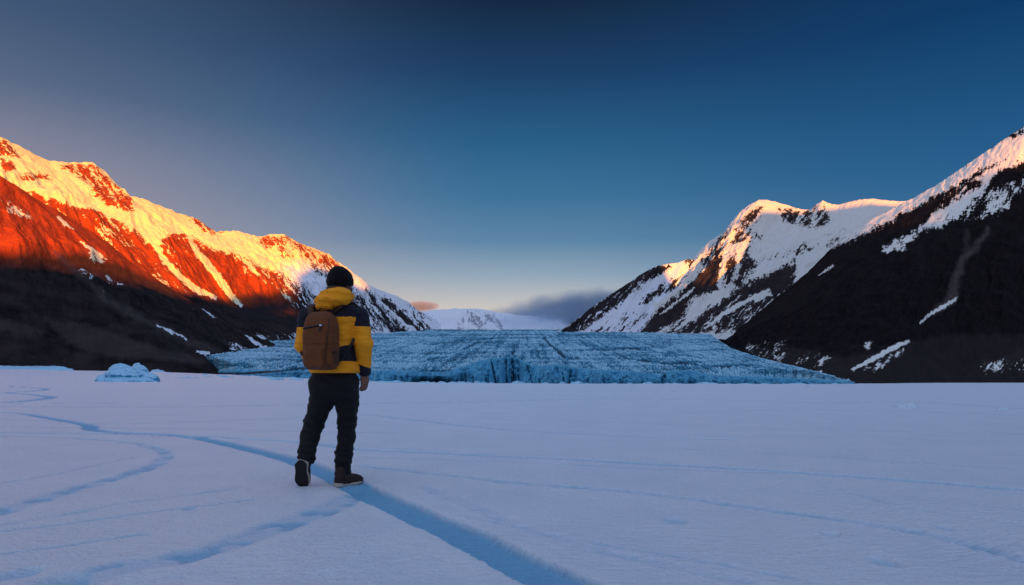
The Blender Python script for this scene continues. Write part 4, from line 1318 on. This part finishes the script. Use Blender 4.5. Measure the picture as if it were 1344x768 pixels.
def hood_sdf(X, Y, Z):
    x, y, z = loc3(X, Y, Z, HOOD, YAW * .6, math.radians(-6), math.radians(-7))
    r = ell(x, y, z, (0, 0, 0), (.158, .088, .082))
    r = smin(r, ell(x, y, z, (-.075, -.005, -.030), (.075, .07, .055)), .05)
    r = smin(r, ell(x, y, z, (.05, .02, .045), (.07, .07, .04)), .05)
    # hood rolls round the neck on both sides
    n0 = loc3(X, Y, Z, P(444, 391, 0), YAW)
    tor = np.sqrt((np.sqrt((n0[0] / 1.18)**2 + (n0[1] / 1.05)**2) - .088)**2 + (n0[2] * .75)**2) - .030
    r = smin(r, np.maximum(tor, n0[1] - .06), .03)
    fold = .006 * np.sin(z * 75 + x * 16 + 2.2 * perlin(x * 13, y * 13, z * 13)) + .007 * fbm(X * 13, Y * 13, Z * 16, o=3)
    r = r + fold
    seam = np.abs(x + .005 + .05 * z) - .003
    r = r + .004 * np.exp(-(np.maximum(seam, 0) / .005)**2)
    hx, hy, hz = loc3(X, Y, Z, HC_, HYAW)
    r = smax(r, -ell(hx, hy, hz, (0, -.012, .01), (.104, .120, .14)), .012)
    return r


v, q = surface_nets(hood_sdf, HOOD + (-.24, -.16, -.15), HOOD + (.24, .28, .14), .0055)
mesh_np('hood', v, q, m_yel, jacket)


def collar_sdf(X, Y, Z):
    x, y, z = loc3(X, Y, Z, P(444.5, 388, .0), YAW, math.radians(-8))
    e = np.sqrt((x / 1.0)**2 + (y / 1.12)**2)
    r = np.maximum(np.abs(e - .084) - .011, np.abs(z) - .05) - .004
    return r + .004 * perlin(X * 20, Y * 20, Z * 20)


v, q = surface_nets(collar_sdf, P(444, 388, 0) - (.15, .15, .1), P(444, 388, 0) + (.15, .15, .1), .0055)
m_coll = fabric('collar_lining', (.09, .055, .032))
mesh_np('collar', v, q, m_coll, jacket)
# hem cord and sleeve seams
for nm, pts in (('sleeve_seam', [P(484.5, 424 + k * 5, -.035 + .002 * k) for k in range(10)]),):
    pass


# trousers
def trouser_sdf(X, Y, Z):
    r = ell(X, Y, Z, P(438, 502, .0), (.205, .145, .17), YAW)
    legl = chain(X, Y, Z, [P(423, 505, .0), P(421.5, 528, .0), P(412, 556, .005), P(406.5, 575, -.03), P(402.8, 592, -.085), P(402.2, 604, -.11)], [.108, .096, .080, .073, .068, .068], .03)
    legr = chain(X, Y, Z, [P(455, 505, .02), P(455.5, 528, .03), P(455.5, 552, .05), P(455, 575, .045), P(451, 598, .03), P(450, 621, .02)], [.106, .093, .076, .070, .067, .066], .03)
    legs = smin(legl, legr, .012)
    r = smin(r, legs, .05)
    r = smax(r, Z - (HC - (480 - HZ) * S), .01)
    # creases: behind the knees, stacked at the ankles, under the seat
    prow = HZ - (Z - HC) / S
    ank = np.exp(-((prow - 598) / 16)**2) + .8 * np.exp(-((prow - 556) / 12)**2)
    r = r + .005 * ank * np.sin(Z * 115 + 5 * perlin(X * 9, Y * 9, Z * 9) + X * 18) + .007 * fbm(X * 9, Y * 9, Z * 12, o=3)
    r = r + .0025 * np.sin(Z * 60 + X * 40 + 4 * perlin(X * 6, Y * 6, Z * 6))
    # cuffs end over the boots
    c_ = P(402.2, 604, -.11); ax_d = c_ - P(406.5, 575, -.03); ax_d = ax_d / np.linalg.norm(ax_d)
    tl = (X - c_[0]) * ax_d[0] + (Y - c_[1]) * ax_d[1] + (Z - c_[2]) * ax_d[2]
    r = np.where(X < P(428, 600)[0], smax(r, tl - .02, .01), smax(r, P(450, 626, .02)[2] - Z, .01))
    return r


v, q = surface_nets(trouser_sdf, P(385, 640, 0) + (0, -.32, 0), P(480, 474, 0) + (0, .25, 0), .0065)
mesh_np('trousers', v, q, m_trs, person)


# boots: built lying along +Y, sole at z = 0
def boot(place, parent_lbl):
    def up_(X, Y, Z):
        r = ell(X, Y, Z, (0, .055, .045), (.050, .155, .062))
        r = smin(r, ell(X, Y, Z, (0, -.05, .055), (.042, .06, .065)), .03)
        r = smin(r, cap(X, Y, Z, (0, -.045, .06), (0, -.045, .135), .046, .044), .03)
        r = smin(r, ell(X, Y, Z, (.002, .15, .036), (.047, .062, .040)), .03)
        r = smax(r, .018 - Z, .006)
        lace = .004 * np.exp(-((X) / .022)**2) * np.sin(Y * 260) * (Y > .0) * (Y < .12)
        return r + lace + .0015 * perlin(X * 40, Y * 40, Z * 40)

    def foot_out(X, Y, infl):
        e1 = np.sqrt((X / (.050 + infl))**2 + ((Y - .115) / (.105 + infl))**2) - 1
        e2 = np.sqrt((X / (.040 + infl))**2 + ((Y + .055) / (.062 + infl))**2) - 1
        br_ = np.maximum(np.abs(X + .004) - .040 - infl, np.abs(Y - .03) - .10)
        return smin(smin(e1 * .05, e2 * .04, .02), br_, .02)

    def mid_(X, Y, Z):
        toe = .030 * np.clip((Y - .10) / .12, 0, 1)**2
        r = smax(foot_out(X, Y, .006), np.abs(Z - .019 - toe) - .013 - .006 * (Y < -.02), .006)
        return r

    def out_(X, Y, Z):
        toe = .030 * np.clip((Y - .10) / .12, 0, 1)**2
        tread = .0035 * np.where((np.sin(Y * 170 + np.abs(X) * 120) > .0) & (np.abs(X) < .036), 1, 0)
        return smax(foot_out(X, Y, .004), np.abs(Z - .004 - toe + tread * .5) - .005 - tread * -.5, .003)

    def put(v):
        return place(v)
    v, q = surface_nets(up_, (-.08, -.13, .0), (.08, .24, .2), .006)
    up = mesh_np('shoe', put(v), q, m_shoe, person)
    v, q = surface_nets(mid_, (-.08, -.14, -.01), (.08, .25, .09), .005)
    mesh_np('midsole', put(v), q, m_rub, up)
    v, q = surface_nets(out_, (-.08, -.14, -.02), (.08, .25, .07), .004)
    mesh_np('outsole', put(v), q, m_out, up)
    return up


# right boot: flat, turned to the right
ry = math.radians(-46)
hr = np.array([P(450.5, 635, 0)[0], -.045, 0.0])


def place_r(v):
    x, y, z = v[:, 0] * .90, (v[:, 1] + .03) * .80, v[:, 2] * .93
    return np.stack([x * math.cos(ry) - y * math.sin(ry), x * math.sin(ry) + y * math.cos(ry), z - .008], 1) + hr


boot(place_r, 'right')
# left boot: standing on its toe, sole to the rear
tl_ = np.array([P(399.8, 640, 0)[0], -.075, 0.0])
pt = math.radians(-67); ly = math.radians(-8)


def place_l(v):
    x, y, z = v[:, 0] * 1.06, (v[:, 1] - .20) * .80, v[:, 2] * .95
    y, z = y * math.cos(pt) - z * math.sin(pt), y * math.sin(pt) + z * math.cos(pt)
    x, z = x + .16 * (z), z
    return np.stack([x * math.cos(ly) - y * math.sin(ly), x * math.sin(ly) + y * math.cos(ly), z - .012], 1) + tl_


boot(place_l, 'left')

# ------------------------------------------------------------------ backpack
pack_c = P(421.5, 447.5, -.215)
PYAW = YAW * .95
bpk = empty('backpack', (OX + pack_c[0], OY + pack_c[1], pack_c[2] - .23))
tag(bpk, 'brown canvas backpack with dark zip worn on the back of the hiker', 'backpack')
off = np.array([0, 0, .23])


def pl(x, y, z):
    """pack local -> bag object space: x right, y to the body, z up"""
    cs, sn = math.cos(PYAW), math.sin(PYAW)
    return np.stack([np.asarray(x) * cs - np.asarray(y) * sn, np.asarray(x) * sn + np.asarray(y) * cs, np.asarray(z) + 0 * np.asarray(x)], -1) + off


def pack_sdf(X, Y, Z):
    x, y, z = X, Y, Z
    tp = 1 - .30 * np.clip((z - .05) / .19, 0, 1)**2 - .05 * np.clip((-z - .1) / .13, 0, 1)
    r = rbox(x / tp, (y - .012 * 0) / (1 - .35 * np.clip((z - .06) / .17, 0, 1)**1.5), z, (.146, .085, .232), .062)
    r = r + .0055 * fbm(x * 9, y * 9, z * 9, o=3)
    r = r + .005 * np.exp(-((z + .035) / .006)**2) * (y < .05)          # seam across the front
    # the front panel's long curved seam on the right
    xs_ = .098 + .014 * np.cos(z * 9)
    r = r + .005 * np.exp(-((x - xs_) / .006)**2)
    return r


v, q = surface_nets(pack_sdf, (-.19, -.14, -.27), (.19, .14, .27), .006)
mesh_np('pack_body', pl(v[:, 0], v[:, 1], v[:, 2]), q, m_pack, bpk)


def pocket_sdf(X, Y, Z):
    r = rbox(X, Y + .070, Z + .132, (.094, .032, .084), .028)
    return r + .004 * fbm(X * 11, Y * 11, Z * 11, o=2)


v, q = surface_nets(pocket_sdf, (-.14, -.14, -.27), (.14, .0, .0), .006)
mesh_np('front_pocket', pl(v[:, 0], v[:, 1], v[:, 2]), q, m_pack, bpk)


def strap(name, pts, w, m, parent, flat=.22, up=None):
    v, f = tube(smooth_line(pts, 6), w, 10, flat, up)
    return mesh_np(name, v, f, m, parent)


def fy(x, z):   # where the front cloth is
    t = np.clip((z - .06) / .17, 0, 1)**1.5
    return -(.085 * (1 - .35 * t)) - .002


zp = [pl(x, fy(x, .113) - .001 + .9 * max(0, abs(x) - .085)**1.5 * 2, .110 + .012 * x / .1) for x in np.linspace(-.115, .075, 14)]
zip_ = strap('zip', zp, .0075, m_blackw, bpk, 1.0)
strap('zip_pull', [pl(.062, fy(.06, .11) - .008, .118), pl(.070, fy(.06, .11) - .012, .113), pl(.079, fy(.06, .11) - .008, .117)], .0095, m_metal, zip_, .8)
strap('zip_cord', [pl(.066, fy(.06, .11) - .010, .110), pl(.062, fy(.06, .09) - .010, .090), pl(.057, fy(.06, .08) - .010, .070)], .006, m_blackw, zip_, .8)
# side zip curve
strap('side_zip', [pl(.112, -.050, .175), pl(.124, -.066, .10), pl(.118, -.078, .02), pl(.108, -.084, -.06), pl(.104, -.085, -.13), pl(.112, -.078, -.185), pl(.126, -.05, -.21)], .0055, m_packd, bpk, 1.0)
# elastic side pocket with a stitched mark
vv, ff = [], []
sp_pts = []
for i, a in enumerate(np.linspace(-.045, .05, 9)):
    for j, z in enumerate(np.linspace(-.185, -.07, 9)):
        sp_pts.append((.139 + .008 * math.sin((i / 8) * PI) * (1 if j < 8 else .7) - .004 * (j == 0), a, z + .02 * a / .06 * (j == 8)))
sp_pts = np.array(sp_pts)
g = grid_faces(9, 9)
inner = sp_pts.copy(); inner[:, 0] -= .012
o = mesh_np('side_pocket', pl(*np.vstack([sp_pts, inner]).T), np.vstack([g, g[:, ::-1] + 81]), m_packd, bpk)
for k, (z0, wd) in enumerate([(-.095, .036), (-.108, .030)]):
    strap('stitched_mark', [pl(.148, -.045 + wd * t, z0 + .012 * t + .002 * math.sin(t * 20)) for t in np.linspace(0, 1, 8)], .003, m_blackw, o, 1.0)
# haul loop
strap('haul_loop', [pl(-.035, .02, .222), pl(-.03, .015, .25), pl(0, .012, .262), pl(.03, .015, .25), pl(.035, .02, .222)], .010, m_packd, bpk, .35)


def bw(p):
    """body point -> bag object space"""
    return np.array(p) - pack_c + off


sr = strap('shoulder_strap', [bw(P(438, 413, -.14)), bw(P(446, 404, -.16)), bw(P(455, 397.5, -.10)), bw(P(463, 398, -.01)), bw(P(470, 408, .10)), bw(P(470, 425, .17))], .026, m_packd, bpk, .28, (0, 0, 1))
sl = strap('shoulder_strap', [bw(P(408, 413, -.16)), bw(P(408, 402.5, -.10)), bw(P(411, 401, -.03)), bw(P(414, 412, .10)), bw(P(417, 430, .16))], .026, m_packd, bpk, .28, (0, 0, 1))
strap('strap_webbing', [bw(P(443, 477, -.17)), bw(P(450, 470, -.185)), bw(P(457, 459, -.17)), bw(P(463, 448, -.115)), bw(P(467, 438, -.02)), bw(P(470, 426, .12))], .013, m_blackw, bpk, .3, (0, 0, 1))
strap('strap_webbing', [bw(P(400, 470, -.17)), bw(P(396, 462, -.06)), bw(P(405, 448, .06)), bw(P(414, 436, .155))], .013, m_blackw, bpk, .3, (0, 0, 1))

# ------------------------------------------------------------------ camera, output
cam = bpy.data.cameras.new('camera'); cam.sensor_width = 36; cam.lens = 36 * F / 1344
cam.shift_y = (HZ - 384) / 1344
cam.clip_end = 60000; cam.clip_start = .05
co = bpy.data.objects.new('camera', cam); link(co)
co.location = (0, 0, HC); co.rotation_euler = (PI / 2, 0, 0)
scene.camera = co
vs = scene.view_settings
vs.view_transform = 'Standard'; vs.look = 'None'; vs.gamma = 1; vs.use_curve_mapping = False; vs.exposure = EXPO
scene.render.engine = 'CYCLES'
scene.cycles.max_bounces = 6; scene.cycles.volume_bounces = 1
scene.cycles.use_denoising = True
